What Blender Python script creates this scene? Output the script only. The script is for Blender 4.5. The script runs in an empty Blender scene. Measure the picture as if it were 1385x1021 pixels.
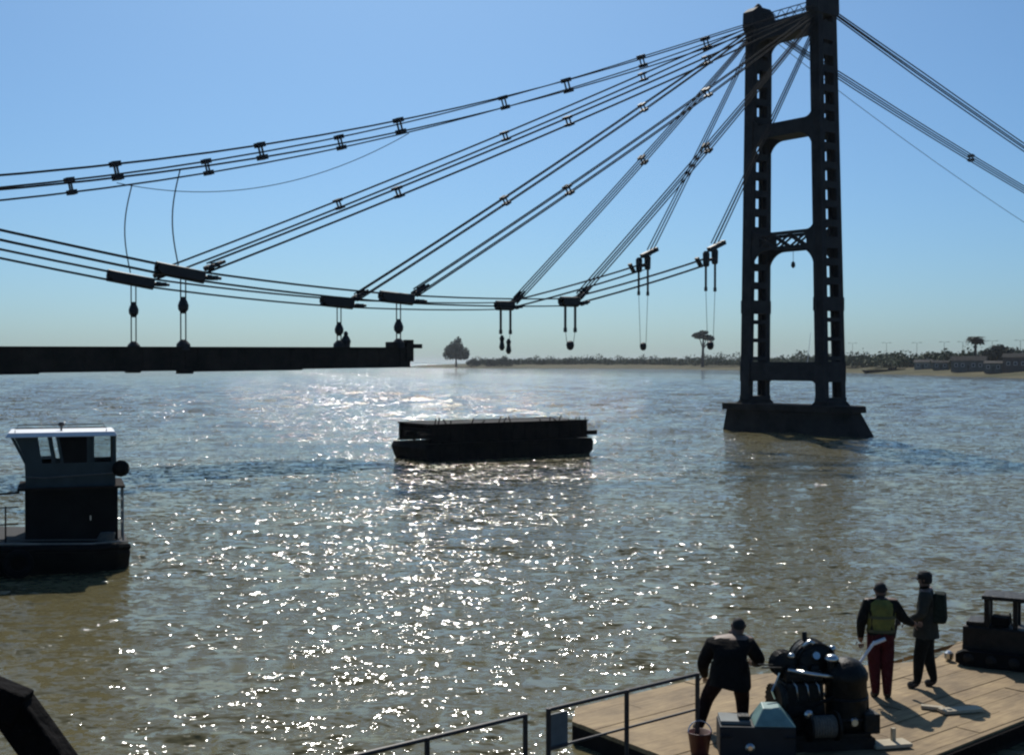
import bpy, bmesh, math, random
import numpy as np
from mathutils import Vector, Matrix
R = math.radians
random.seed(11)
rng = np.random.default_rng(11)
sc = bpy.context.scene
COL = sc.collection

# ------------------------------------------------------------------ camera
CAM_H = 5.3
cam_d = bpy.data.cameras.new("camera")
cam = bpy.data.objects.new("camera", cam_d)
COL.objects.link(cam)
cam_d.sensor_fit = 'HORIZONTAL'
cam_d.angle = 2 * math.atan(692.5 / 1672)
cam_d.clip_start = 0.1
cam_d.clip_end = 30000
cam.location = (0, 0, CAM_H)
cam.rotation_euler = (R(90 - 0.70), 0, 0)
sc.camera = cam

# ------------------------------------------------------------------ sky, sun, exposure
SUN_EL, SUN_AZ = R(45), R(-5.5)          # azimuth from +Y towards +X
world = bpy.data.worlds.new("World")
sc.world = world
world.use_nodes = True
wn = world.node_tree
bg = wn.nodes["Background"]
sky = wn.nodes.new("ShaderNodeTexSky")
sky.sky_type = 'NISHITA'
sky.sun_disc = False
sky.sun_elevation = SUN_EL
sky.sun_rotation = SUN_AZ
sky.altitude = 0
sky.air_density = 0.8
sky.dust_density = 1.3
sky.ozone_density = 10.0
tint = wn.nodes.new("ShaderNodeMix"); tint.data_type = 'RGBA'; tint.blend_type = 'MULTIPLY'
tint.inputs[0].default_value = 1.0
tint.inputs[7].default_value = (0.69, 0.885, 0.89, 1)      # white balance of the sky
wn.links.new(sky.outputs[0], tint.inputs[6])
wn.links.new(tint.outputs[2], bg.inputs[0])
bg.inputs[1].default_value = 0.1

sun_d = bpy.data.lights.new("sun", 'SUN')
sun_d.energy = 4.2
sun_d.angle = R(0.53)
sun_d.color = (1.0, 0.95, 0.87)
sun = bpy.data.objects.new("sun", sun_d)
COL.objects.link(sun)
SUN_DIR = Vector((math.sin(SUN_AZ) * math.cos(SUN_EL), math.cos(SUN_AZ) * math.cos(SUN_EL), math.sin(SUN_EL)))
sun.rotation_euler = SUN_DIR.to_track_quat('Z', 'Y').to_euler()
sun.location = (0, 0, 60)

sc.view_settings.view_transform = 'Standard'
sc.view_settings.look = 'None'
sc.view_settings.exposure = 0.0
sc.view_settings.gamma = 1.0
sc.view_settings.use_curve_mapping = False
sc.render.engine = 'CYCLES'
sc.cycles.use_denoising = True
sc.cycles.max_bounces = 5
sc.cycles.glossy_bounces = 3
sc.cycles.diffuse_bounces = 2
sc.cycles.sample_clamp_indirect = 6
sc.cycles.pixel_filter_type = 'BLACKMAN_HARRIS'
sc.cycles.filter_width = 2.3

# ------------------------------------------------------------------ materials
MATS = {}
def mat(name, col, rough=0.6, metal=0.0, var=0.25, scale=3.0, bump=0.0, bscale=20.0, spec=0.5, col2=None):
    if name in MATS:
        return MATS[name]
    m = bpy.data.materials.new(name)
    m.use_nodes = True
    nt = m.node_tree
    b = nt.nodes["Principled BSDF"]
    b.inputs["Roughness"].default_value = rough
    b.inputs["Metallic"].default_value = metal
    b.inputs["Specular IOR Level"].default_value = spec
    tc = nt.nodes.new("ShaderNodeTexCoord")
    n = nt.nodes.new("ShaderNodeTexNoise")
    n.inputs["Scale"].default_value = scale
    n.inputs["Detail"].default_value = 6
    n.inputs["Roughness"].default_value = 0.65
    nt.links.new(tc.outputs["Object"], n.inputs["Vector"])
    r = nt.nodes.new("ShaderNodeValToRGB")
    a = col
    c2 = col2 if col2 else tuple(min(1, c * (1 + var)) for c in col)
    c1 = tuple(c * (1 - var) for c in a)
    r.color_ramp.elements[0].position = 0.32
    r.color_ramp.elements[0].color = (*c1, 1)
    r.color_ramp.elements[1].position = 0.68
    r.color_ramp.elements[1].color = (*c2, 1)
    nt.links.new(n.outputs["Fac"], r.inputs["Fac"])
    nt.links.new(r.outputs["Color"], b.inputs["Base Color"])
    if bump > 0:
        n2 = nt.nodes.new("ShaderNodeTexNoise")
        n2.inputs["Scale"].default_value = bscale
        n2.inputs["Detail"].default_value = 5
        nt.links.new(tc.outputs["Object"], n2.inputs["Vector"])
        bp = nt.nodes.new("ShaderNodeBump")
        bp.inputs["Strength"].default_value = bump
        bp.inputs["Distance"].default_value = 0.05
        nt.links.new(n2.outputs["Fac"], bp.inputs["Height"])
        nt.links.new(bp.outputs["Normal"], b.inputs["Normal"])
    MATS[name] = m
    return m

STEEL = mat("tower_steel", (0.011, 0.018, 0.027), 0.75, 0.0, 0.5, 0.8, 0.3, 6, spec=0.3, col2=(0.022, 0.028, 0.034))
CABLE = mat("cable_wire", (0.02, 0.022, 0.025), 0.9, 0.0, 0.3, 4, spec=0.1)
FIT = mat("cast_fitting", (0.012, 0.013, 0.015), 0.6, 0.0, 0.4, 3)
DECKSTEEL = mat("girder_steel", (0.018, 0.017, 0.016), 0.8, 0, 0.5, 0.7, 0.3, 5, spec=0.2, col2=(0.036, 0.030, 0.024))
CONC = mat("pier_concrete", (0.030, 0.028, 0.026), 0.95, 0, 0.5, 0.6, 0.5, 4, spec=0.15)
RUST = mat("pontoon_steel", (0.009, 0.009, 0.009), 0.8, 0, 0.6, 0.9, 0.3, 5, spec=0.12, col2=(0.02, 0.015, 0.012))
WHITE = mat("white_paint", (0.75, 0.76, 0.76), 0.45, 0, 0.1, 5)
TUGBLK = mat("tug_black_paint", (0.007, 0.007, 0.007), 0.7, 0, 0.5, 1.5, 0.2, 8, spec=0.12)
TUGGRN = mat("tug_green_grey_paint", (0.035, 0.050, 0.052), 0.6, 0, 0.25, 2.0, spec=0.3)
TUGDECK = mat("tug_deck_paint", (0.02, 0.016, 0.014), 0.9, 0, 0.4, 2.0, spec=0.1)
GLASSD = mat("dark_glass", (0.02, 0.024, 0.028), 0.08, 0, 0.2, 2)
BLACKM = mat("machine_black", (0.007, 0.008, 0.008), 0.55, 0, 0.5, 6, 0.5, 9, spec=0.25, col2=(0.018, 0.016, 0.012))
CHROME = mat("bare_metal", (0.55, 0.55, 0.53), 0.28, 1.0, 0.2, 8)
TEAL = mat("teal_paint", (0.16, 0.27, 0.25), 0.5, 0, 0.25, 4)
RAILM = mat("rail_brown_paint", (0.035, 0.026, 0.022), 0.55, 0, 0.4, 6)
DARKRED = mat("dark_red_plastic", (0.085, 0.018, 0.014), 0.5, 0, 0.3, 5)
RUBBER = mat("rubber", (0.008, 0.008, 0.008), 0.9, 0, 0.2, 5, spec=0.1)
ROPE = mat("rope", (0.12, 0.11, 0.09), 0.9, 0, 0.3, 30)
TIMBER = mat("tarred_timber", (0.006, 0.005, 0.005), 0.9, 0, 0.5, 4, 0.8, 10, spec=0.06)
PALEWOOD = mat("pale_board", (0.42, 0.36, 0.25), 0.8, 0, 0.2, 5)
SKIN = mat("skin", (0.16, 0.09, 0.06), 0.6, 0, 0.1, 8)
HAIR = mat("hair", (0.012, 0.010, 0.009), 0.8, 0, 0.3, 30)
SHOE = mat("shoe", (0.03, 0.026, 0.022), 0.7, 0, 0.3, 20)

def glass_mat():
    m = bpy.data.materials.new("clear_glass")
    m.use_nodes = True
    nt = m.node_tree
    b = nt.nodes["Principled BSDF"]
    b.inputs["Base Color"].default_value = (0.8, 0.85, 0.85, 1)
    b.inputs["Roughness"].default_value = 0.03
    b.inputs["Transmission Weight"].default_value = 1
    b.inputs["IOR"].default_value = 1.02
    n = nt.nodes.new("ShaderNodeTexNoise")
    n.inputs["Scale"].default_value = 6
    mp = nt.nodes.new("ShaderNodeMapRange")
    mp.inputs[3].default_value = 0.02
    mp.inputs[4].default_value = 0.10
    nt.links.new(n.outputs["Fac"], mp.inputs[0])
    nt.links.new(mp.outputs[0], b.inputs["Roughness"])
    return m
GLASS = glass_mat()

def plank_mat():
    m = bpy.data.materials.new("weathered_plank")
    m.use_nodes = True
    nt = m.node_tree
    b = nt.nodes["Principled BSDF"]
    b.inputs["Roughness"].default_value = 0.82
    tc = nt.nodes.new("ShaderNodeTexCoord")
    oi = nt.nodes.new("ShaderNodeObjectInfo")
    mp = nt.nodes.new("ShaderNodeMapping")
    mp.inputs["Rotation"].default_value = (0, 0, -math.atan2(0.64, 0.77))
    mp.inputs["Scale"].default_value = (1, 1, 1)
    nt.links.new(tc.outputs["Object"], mp.inputs["Vector"])
    mp2 = nt.nodes.new("ShaderNodeMapping")
    mp2.inputs["Scale"].default_value = (0.7, 9, 1)
    nt.links.new(mp.outputs[0], mp2.inputs["Vector"])
    n = nt.nodes.new("ShaderNodeTexNoise")
    n.inputs["Scale"].default_value = 3
    n.inputs["Detail"].default_value = 7
    nt.links.new(mp2.outputs[0], n.inputs["Vector"])
    n3 = nt.nodes.new("ShaderNodeTexNoise")
    n3.inputs["Scale"].default_value = 1.1
    n3.inputs["Detail"].default_value = 6
    n3.inputs["Roughness"].default_value = 0.7
    nt.links.new(tc.outputs["Object"], n3.inputs["Vector"])
    r = nt.nodes.new("ShaderNodeValToRGB")
    e = r.color_ramp.elements
    e[0].position = 0.25; e[0].color = (0.21, 0.138, 0.062, 1)
    e[1].position = 0.75; e[1].color = (0.42, 0.30, 0.15, 1)
    nt.links.new(n.outputs["Fac"], r.inputs["Fac"])
    r2 = nt.nodes.new("ShaderNodeValToRGB")
    e = r2.color_ramp.elements
    e[0].position = 0.30; e[0].color = (0.45, 0.42, 0.40, 1)
    e[1].position = 0.62; e[1].color = (1, 1, 1, 1)
    nt.links.new(n3.outputs["Fac"], r2.inputs["Fac"])
    mx = nt.nodes.new("ShaderNodeMix"); mx.data_type = 'RGBA'; mx.blend_type = 'MULTIPLY'
    mx.inputs[0].default_value = 1
    nt.links.new(r.outputs[0], mx.inputs[6]); nt.links.new(r2.outputs[0], mx.inputs[7])
    hs = nt.nodes.new("ShaderNodeHueSaturation")
    mr = nt.nodes.new("ShaderNodeMapRange")
    mr.inputs[3].default_value = 0.9; mr.inputs[4].default_value = 1.08
    nt.links.new(oi.outputs["Random"], mr.inputs[0])
    nt.links.new(mr.outputs[0], hs.inputs["Value"])
    nt.links.new(mx.outputs[2], hs.inputs["Color"])
    nt.links.new(hs.outputs[0], b.inputs["Base Color"])
    bp = nt.nodes.new("ShaderNodeBump")
    bp.inputs["Strength"].default_value = 0.4; bp.inputs["Distance"].default_value = 0.01
    nt.links.new(n.outputs["Fac"], bp.inputs["Height"])
    nt.links.new(bp.outputs[0], b.inputs["Normal"])
    return m
PLANK = plank_mat()

RIPPLES = ((1.4, 0.65, 0.1), (3.4, 1.6, -0.15), (9.0, 1.95, 0.2))
def water_mat():
    m = bpy.data.materials.new("muddy_river_water")
    m.use_nodes = True
    nt = m.node_tree
    b = nt.nodes["Principled BSDF"]
    b.inputs["Roughness"].default_value = 0.07
    b.inputs["IOR"].default_value = 1.333
    b.inputs["Specular IOR Level"].default_value = 0.22
    tc = nt.nodes.new("ShaderNodeTexCoord")
    n = nt.nodes.new("ShaderNodeTexNoise")
    n.inputs["Scale"].default_value = 0.06
    n.inputs["Detail"].default_value = 4
    nt.links.new(tc.outputs["Object"], n.inputs["Vector"])
    r = nt.nodes.new("ShaderNodeValToRGB")
    e = r.color_ramp.elements
    e[0].position = 0.3; e[0].color = (0.112, 0.098, 0.048, 1)
    e[1].position = 0.7; e[1].color = (0.146, 0.128, 0.068, 1)
    nt.links.new(n.outputs["Fac"], r.inputs["Fac"])
    nt.links.new(r.outputs[0], b.inputs["Base Color"])
    # ripples finer than the mesh waves: a slope field added to the surface normal
    geo = nt.nodes.new("ShaderNodeNewGeometry")
    # gusts: patches of livelier and calmer water
    mpg = nt.nodes.new("ShaderNodeMapping")
    mpg.inputs["Scale"].default_value = (0.03, 0.11, 1)
    nt.links.new(tc.outputs["Object"], mpg.inputs["Vector"])
    g = nt.nodes.new("ShaderNodeTexNoise")
    g.inputs["Scale"].default_value = 1.0
    g.inputs["Detail"].default_value = 4
    nt.links.new(mpg.outputs[0], g.inputs["Vector"])
    gm = nt.nodes.new("ShaderNodeMapRange")
    gm.inputs[1].default_value = 0.36; gm.inputs[2].default_value = 0.64
    gm.inputs[3].default_value = 0.50; gm.inputs[4].default_value = 1.22
    nt.links.new(g.outputs["Fac"], gm.inputs[0])
    acc = None
    for s, amp, rot in RIPPLES:
        mp = nt.nodes.new("ShaderNodeMapping")
        mp.inputs["Scale"].default_value = (s * 0.6, s, s)
        mp.inputs["Rotation"].default_value = (0, 0, rot)
        nt.links.new(tc.outputs["Object"], mp.inputs["Vector"])
        k = nt.nodes.new("ShaderNodeTexNoise")
        k.inputs["Scale"].default_value = 1
        k.inputs["Detail"].default_value = 1.0
        nt.links.new(mp.outputs[0], k.inputs["Vector"])
        sb = nt.nodes.new("ShaderNodeVectorMath"); sb.operation = 'SUBTRACT'
        sb.inputs[1].default_value = (0.5, 0.5, 0.5)
        nt.links.new(k.outputs["Color"], sb.inputs[0])
        ml = nt.nodes.new("ShaderNodeVectorMath"); ml.operation = 'MULTIPLY'
        ml.inputs[1].default_value = (amp * 0.52, amp, 0)
        nt.links.new(sb.outputs[0], ml.inputs[0])
        if acc is None:
            acc = ml
        else:
            ad = nt.nodes.new("ShaderNodeVectorMath"); ad.operation = 'ADD'
            nt.links.new(acc.outputs[0], ad.inputs[0]); nt.links.new(ml.outputs[0], ad.inputs[1])
            acc = ad
    sg_ = nt.nodes.new("ShaderNodeVectorMath"); sg_.operation = 'SCALE'
    nt.links.new(acc.outputs[0], sg_.inputs[0]); nt.links.new(gm.outputs[0], sg_.inputs["Scale"])
    ad = nt.nodes.new("ShaderNodeVectorMath"); ad.operation = 'ADD'
    nt.links.new(geo.outputs["Normal"], ad.inputs[0]); nt.links.new(sg_.outputs[0], ad.inputs[1])
    nm = nt.nodes.new("ShaderNodeVectorMath"); nm.operation = 'NORMALIZE'
    nt.links.new(ad.outputs[0], nm.inputs[0])
    nt.links.new(nm.outputs[0], b.inputs["Normal"])
    return m

# ------------------------------------------------------------------ mesh helpers
class MB:
    def __init__(s):
        s.v = []; s.f = []; s.mi = []
    def add(s, vs, fs, mi=0):
        o = len(s.v)
        s.v += [tuple(v) for v in vs]
        s.f += [tuple(i + o for i in f) for f in fs]
        s.mi += [mi] * len(fs)
        return s
    def box(s, c, d, rz=0.0, M=None, mi=0, taper=(1, 1)):
        hx, hy, hz = d[0] / 2, d[1] / 2, d[2] / 2
        vs = []
        for z, kx, ky in ((-hz, 1, 1), (hz, taper[0], taper[1])):
            for x, y in ((-hx, -hy), (hx, -hy), (hx, hy), (-hx, hy)):
                vs.append(Vector((x * kx, y * ky, z)))
        m = Matrix.Translation(c) @ (M if M else Matrix.Rotation(rz, 4, 'Z'))
        return s.add([m @ v for v in vs], [(3, 2, 1, 0), (4, 5, 6, 7), (0, 1, 5, 4), (1, 2, 6, 5), (2, 3, 7, 6), (3, 0, 4, 7)], mi)
    def bar(s, a, b, w, h, mi=0):
        a = Vector(a); b = Vector(b); d = b - a
        q = d.to_track_quat('Y', 'Z').to_matrix().to_4x4()
        return s.box((a + b) / 2, (w, d.length, h), M=q, mi=mi)
    def tube(s, pts, r, n=8, caps=True, mi=0):
        pts = [Vector(p) for p in pts]
        rs = r if isinstance(r, (list, tuple)) else [r] * len(pts)
        vs = []; fs = []
        ref = Vector((0, 0, 1))
        for i, p in enumerate(pts):
            d = (pts[min(i + 1, len(pts) - 1)] - pts[max(i - 1, 0)]).normalized()
            rr = ref if abs(d.z) < 0.95 else Vector((1, 0, 0))
            x = d.cross(rr).normalized(); y = x.cross(d)
            for k in range(n):
                t = 2 * math.pi * k / n
                vs.append(p + (x * math.cos(t) + y * math.sin(t)) * rs[i])
        for i in range(len(pts) - 1):
            for k in range(n):
                k2 = (k + 1) % n
                fs.append((i * n + k, i * n + k2, (i + 1) * n + k2, (i + 1) * n + k))
        if caps:
            fs.append(tuple(range(n - 1, -1, -1)))
            o = (len(pts) - 1) * n
            fs.append(tuple(range(o, o + n)))
        return s.add(vs, fs, mi)
    def lathe(s, prof, c=(0, 0, 0), n=14, M=None, mi=0):
        m = Matrix.Translation(c) @ (M if M else Matrix())
        vs = []; fs = []
        for r, z in prof:
            for k in range(n):
                t = 2 * math.pi * k / n
                vs.append(m @ Vector((r * math.cos(t), r * math.sin(t), z)))
        for i in range(len(prof) - 1):
            for k in range(n):
                k2 = (k + 1) % n
                fs.append((i * n + k, i * n + k2, (i + 1) * n + k2, (i + 1) * n + k))
        fs.append(tuple(range(n - 1, -1, -1)))
        o = (len(prof) - 1) * n
        fs.append(tuple(range(o, o + n)))
        return s.add(vs, fs, mi)
    def prism(s, bot, top, mi=0):
        n = len(bot)
        fs = [tuple(range(n - 1, -1, -1)), tuple(range(n, 2 * n))]
        for k in range(n):
            k2 = (k + 1) % n
            fs.append((k, k2, n + k2, n + k))
        return s.add(list(bot) + list(top), fs, mi)
    def torus(s, c, R0, r, M=None, n=16, k=6, mi=0):
        m = Matrix.Translation(c) @ (M if M else Matrix())
        vs = []; fs = []
        for i in range(n):
            a = 2 * math.pi * i / n
            for j in range(k):
                b = 2 * math.pi * j / k
                vs.append(m @ Vector(((R0 + r * math.cos(b)) * math.cos(a), (R0 + r * math.cos(b)) * math.sin(a), r * math.sin(b))))
        for i in range(n):
            for j in range(k):
                i2 = (i + 1) % n; j2 = (j + 1) % k
                fs.append((i * k + j, i2 * k + j, i2 * k + j2, i * k + j2))
        return s.add(vs, fs, mi)
    def mesh(s, name, mats, smooth=False):
        me = bpy.data.meshes.new(name)
        me.from_pydata([tuple(v) for v in s.v], [], s.f)
        for m in (mats if isinstance(mats, (list, tuple)) else [mats]):
            me.materials.append(m)
        if any(s.mi):
            me.polygons.foreach_set("material_index", s.mi)
        bm = bmesh.new(); bm.from_mesh(me)
        bmesh.ops.recalc_face_normals(bm, faces=bm.faces)
        bm.to_mesh(me); bm.free()
        if smooth:
            me.polygons.foreach_set("use_smooth", [True] * len(me.polygons))
        me.update()
        return me
    def build(s, name, mats, parent=None, smooth=False, bevel=0):
        o = bpy.data.objects.new(name, s.mesh(name, mats, smooth))
        COL.objects.link(o)
        if parent is not None:
            o.parent = parent
        if bevel > 0:
            b = o.modifiers.new("bevel", 'BEVEL')
            b.width = bevel; b.segments = 2; b.limit_method = 'ANGLE'
        return o

def tag(o, label=None, cat=None, group=None, kind=None):
    if label: o["label"] = label
    if cat: o["category"] = cat
    if group: o["group"] = group
    if kind: o["kind"] = kind
    return o
def empty(name, loc=(0, 0, 0), rz=0.0):
    o = bpy.data.objects.new(name, None)
    o.empty_display_size = 0.3
    COL.objects.link(o)
    o.location = loc
    o.rotation_euler = (0, 0, rz)
    return o

# ------------------------------------------------------------------ water
def build_water():
    # waves as a sum of sines; slope energy spread over the wavelengths
    def waves(n, l0, l1, slope_rms, spread):
        lam = np.exp(rng.uniform(np.log(l0), np.log(l1), n))
        ang = rng.normal(math.radians(-80), math.radians(spread), n)
        k = 2 * np.pi / lam
        return lam, k * np.cos(ang), k * np.sin(ang), slope_rms * math.sqrt(2.0 / n) / k, rng.uniform(0, 2 * np.pi, n)
    ys = [5.0]
    while ys[-1] < 900:
        ys.append(ys[-1] * 1.0056)
    ys = np.array(ys)
    nx = 600
    u = np.linspace(-1, 1, nx)
    half = ys * 0.52 + 8.0
    X = u[None, :] * half[:, None]
    Y = np.repeat(ys[:, None], nx, 1)
    dx = 2 * half / nx
    dy = ys * 0.0056
    res = np.maximum(dx, dy)
    Z = np.zeros_like(X)
    # short chop near the bank, longer waves where the reach opens
    for (lam, kx, ky, amp, ph), env in ((waves(60, 0.4, 2.4, 0.075, 38), np.ones_like(ys)),
                                        (waves(44, 2.0, 10.0, 0.17, 30), np.clip((ys - 55) / 110, 0, 1))):
        for i in range(len(lam)):
            # a wave fades where the mesh cannot carry it
            w = (np.clip((lam[i] / res - 2.5) / 2.5, 0, 1) * env)[:, None]
            Z += w * amp[i] * np.sin(kx[i] * X + ky[i] * Y + ph[i])
    Z *= 1 - np.clip((ys - 620) / 260, 0, 1)[:, None]
    v = np.stack([X, Y, Z], -1).reshape(-1, 3)
    ny = len(ys)
    idx = np.arange(ny * nx).reshape(ny, nx)
    q = np.stack([idx[:-1, :-1], idx[:-1, 1:], idx[1:, 1:], idx[1:, :-1]], -1).reshape(-1, 4)
    # the sheet goes on to the horizon, to the sides and behind
    B = 14000.0
    y0, y1 = ys[0], ys[-1]
    ex = [(-B, -300, 0), (B, -300, 0), (-half[0], y0, 0), (half[0], y0, 0), (-half[-1], y1, 0), (half[-1], y1, 0), (-B, B, 0), (B, B, 0)]
    n0 = len(v)
    v = np.concatenate([v, np.array(ex)])
    e = [n0 + i for i in range(8)]
    q2 = [[e[0], e[1], e[3], e[2]], [e[0], e[2], e[4], e[6]], [e[3], e[1], e[7], e[5]], [e[4], e[5], e[7], e[6]]]
    q = np.concatenate([q, np.array(q2)])
    me = bpy.data.meshes.new("river")
    me.vertices.add(len(v)); me.vertices.foreach_set("co", v.astype(np.float32).ravel())
    me.loops.add(q.size); me.loops.foreach_set("vertex_index", q.astype(np.int32).ravel())
    me.polygons.add(len(q))
    me.polygons.foreach_set("loop_start", np.arange(0, q.size, 4, dtype=np.int32))
    me.polygons.foreach_set("use_smooth", np.ones(len(q), dtype=bool))
    me.update(calc_edges=True)
    me.materials.append(water_mat())
    o = bpy.data.objects.new("river", me)
    COL.objects.link(o)
    tag(o, kind="structure")
build_water()

# ------------------------------------------------------------------ bridge frame of reference
TH = R(52)
TC = Vector((21.28, 94.0, 0))
T = Vector((math.cos(TH), -math.sin(TH), 0))      # across the bridge, towards the camera
A = Vector((-math.sin(TH), -math.cos(TH), 0))     # along the bridge, to the left
HALF = 3.25
LEG = 3.62          # half distance of the leg axes at the foot
def bp(t, w, z):
    return TC + A * t + T * w + Vector((0, 0, z))

# ------------------------------------------------------------------ pier
def build_pier():
    p = empty("bridge_pier", TC)
    tag(p, "dark concrete bridge pier with sloping end rising from the river under the steel tower", "bridge pier")
    loc = lambda t, w, z: A * t + T * w + Vector((0, 0, z))
    def hexa(tt, wl, wr, z):
        k = 1.1
        return [loc(-tt, wl, z), loc(-tt, wr - k, z), loc(-tt * 0.5, wr, z), loc(tt * 0.5, wr, z), loc(tt, wr - k, z), loc(tt, wl, z)]
    MB().prism(hexa(1.7, -5.8, 7.8, -1.5), hexa(1.45, -5.3, 5.75, 1.62)).build("pier_body", CONC, p, bevel=0.04)
    MB().prism(hexa(1.7, -5.55, 6.15, 1.62), hexa(1.7, -5.55, 6.1, 2.12)).build("pier_cap", CONC, p, bevel=0.05)
    for w in (-LEG, LEG):
        MB().prism([loc(-1.35, w - 0.75, 2.12), loc(1.35, w - 0.75, 2.12), loc(1.35, w + 0.75, 2.12), loc(-1.35, w + 0.75, 2.12)],
                   [loc(-1.15, w - 0.6, 2.4), loc(1.15, w - 0.6, 2.4), loc(1.15, w + 0.6, 2.4), loc(-1.15, w + 0.6, 2.4)]).build("bearing_block", CONC, p)
build_pier()

# ------------------------------------------------------------------ tower
TOP = 32.2
Z0 = 2.4
def leg_center(sg, z):
    s = (z - Z0) / (TOP - Z0)
    w = sg * LEG
    w += (-0.85 * s) if sg > 0 else (0.30 * s)
    return w
def leg_halfA(z):
    s = (z - Z0) / (TOP - Z0)
    return 1.26 * (1 - s) + 1.06 * s
def build_tower():
    root = empty("bridge_tower", TC)
    tag(root, "tall dark riveted steel bridge tower of two latticed legs with rounded portal openings", "bridge tower")
    loc = lambda t, w, z: A * t + T * w + Vector((0, 0, z))
    CW = 0.52      # column size along the bridge
    CA = 0.42      # half size across
    for sg in (-1, 1):
        for fb in (-1, 1):
            # channel section, open towards the other column
            def sec(z):
                hA = leg_halfA(z); w = leg_center(sg, z)
                o = fb * hA; i = fb * (hA - CW)
                m_ = fb * (hA - 0.13)
                return [loc(o, w - CA, z), loc(o, w + CA, z), loc(i, w + CA, z), loc(i, w + CA - 0.1, z), loc(m_, w + CA - 0.1, z),
                        loc(m_, w - CA + 0.1, z), loc(i, w - CA + 0.1, z), loc(i, w - CA, z)]
            # cover plates stay proud of the channel
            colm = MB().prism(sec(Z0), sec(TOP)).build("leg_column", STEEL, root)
            z = Z0 + 0.2
            pm = MB()
            while z < TOP - 1.4:
                za, zb = z, z + 0.12
                hA1 = leg_halfA(za); w1 = leg_center(sg, za)
                pm.box(loc(fb * (hA1 + 0.012), w1, za), (2 * CA - 0.1, 0.03, 0.12), M=Matrix(((T.x, A.x, 0, 0), (T.y, A.y, 0, 0), (0, 0, 1, 0), (0, 0, 0, 1))))
                z += 1.42
            tag(pm.build("rivet_strip", STEEL, colm), kind="stuff")
        # batten plates closing the gap between the two columns on both faces
        zs = []
        z = 5.6
        while z < 31.0:
            zs.append(z); z += 1.42
        for z in zs:
            hh = 0.25
            if z < 9.0:
                hh = 0.14
            if abs(z - 23.1) < 0.9 or abs(z - 14.6) < 0.9 or z > 27: hh = 0.42
            if z > 29.2: hh = 0.69
            for face in (-1, 1):
                w = leg_center(sg, z) + face * (CA + 0.012)
                i = leg_halfA(z) - CW + 0.12
                MB().prism([loc(-i, w - 0.012, z - hh), loc(i, w - 0.012, z - hh), loc(i, w + 0.012, z - hh), loc(-i, w + 0.012, z - hh)],
                           [loc(-i, w - 0.012, z + hh), loc(i, w - 0.012, z + hh), loc(i, w + 0.012, z + hh), loc(-i, w + 0.012, z + hh)]).build("batten_plate", STEEL, root)
        # solid collars
        for z, hh in ((4.6, 0.75), (9.6, 0.5), (2.55, 0.15)):
            w = leg_center(sg, z); h = leg_halfA(z) + 0.03
            bot = [loc(-h, w - CA - 0.04, z - hh), loc(h, w - CA - 0.04, z - hh), loc(h, w + CA + 0.04, z - hh), loc(-h, w + CA + 0.04, z - hh)]
            top = [v + Vector((0, 0, 2 * hh)) for v in bot]
            MB().prism(bot, top).build("leg_collar", STEEL, root)
        # saddle housing on top
        w = leg_center(sg, TOP)
        sd = MB()
        prof = [(-1.15, TOP - 1.3), (1.15, TOP - 1.3), (1.3, TOP - 0.9), (1.25, TOP + 0.15), (0.7, TOP + 0.55), (-0.7, TOP + 0.55), (-1.25, TOP + 0.15), (-1.3, TOP - 0.9)]
        sd.prism([loc(t, w - 0.56, z) for t, z in prof], [loc(t, w + 0.56, z) for t, z in prof])
        s_ = sd.build("cable_saddle", STEEL, root, bevel=0.06)
        MB().lathe([(0.34, 0), (0.34, 0.12), (0.22, 0.3), (0.1, 0.42)], loc(0.1, w, TOP + 0.53)).build("saddle_cap", STEEL, s_)
    # portal beams with rounded haunches: one plate on the front face, one on the back, joined by flanges
    def beam(zc, h, r_up, r_dn, name, lattice=False):
        wl = leg_center(-1, zc) + 0.40; wr = leg_center(1, zc) - 0.40
        hA = leg_halfA(zc)
        def arc(up):
            r = r_up if up else r_dn
            zt = zc + (h / 2 if up else -h / 2)
            sgn = 1 if up else -1
            pts = []
            N = 8
            for i in range(N + 1):
                a = math.pi / 2 * i / N
                pts.append((wl + r - r * math.cos(a), zt + sgn * (r - r * math.sin(a))))
            for i in range(N + 1):
                a = math.pi / 2 * (1 - i / N)
                pts.append((wr - r + r * math.cos(a), zt + sgn * (r - r * math.sin(a))))
            return pts
        up, dn = arc(True), arc(False)
        n = len(up)
        def strip(m, ea, eb, t0, t1):
            vs = []
            for side in (t0, t1):
                vs += [loc(side, w, z) for w, z in ea] + [loc(side, w, z) for w, z in eb]
            fs = []
            for i in range(n - 1):
                fs.append((i, i + 1, n + i + 1, n + i))
                fs.append((2 * n + i, 3 * n + i, 3 * n + i + 1, 2 * n + i + 1))
                fs.append((i, 2 * n + i, 2 * n + i + 1, i + 1))
                fs.append((n + i, n + i + 1, 3 * n + i + 1, 3 * n + i))
            fs.append((0, n, 3 * n, 2 * n)); fs.append((n - 1, 3 * n - 1, 4 * n - 1, 2 * n - 1))
            m.add(vs, fs)
        parts = []
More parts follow.
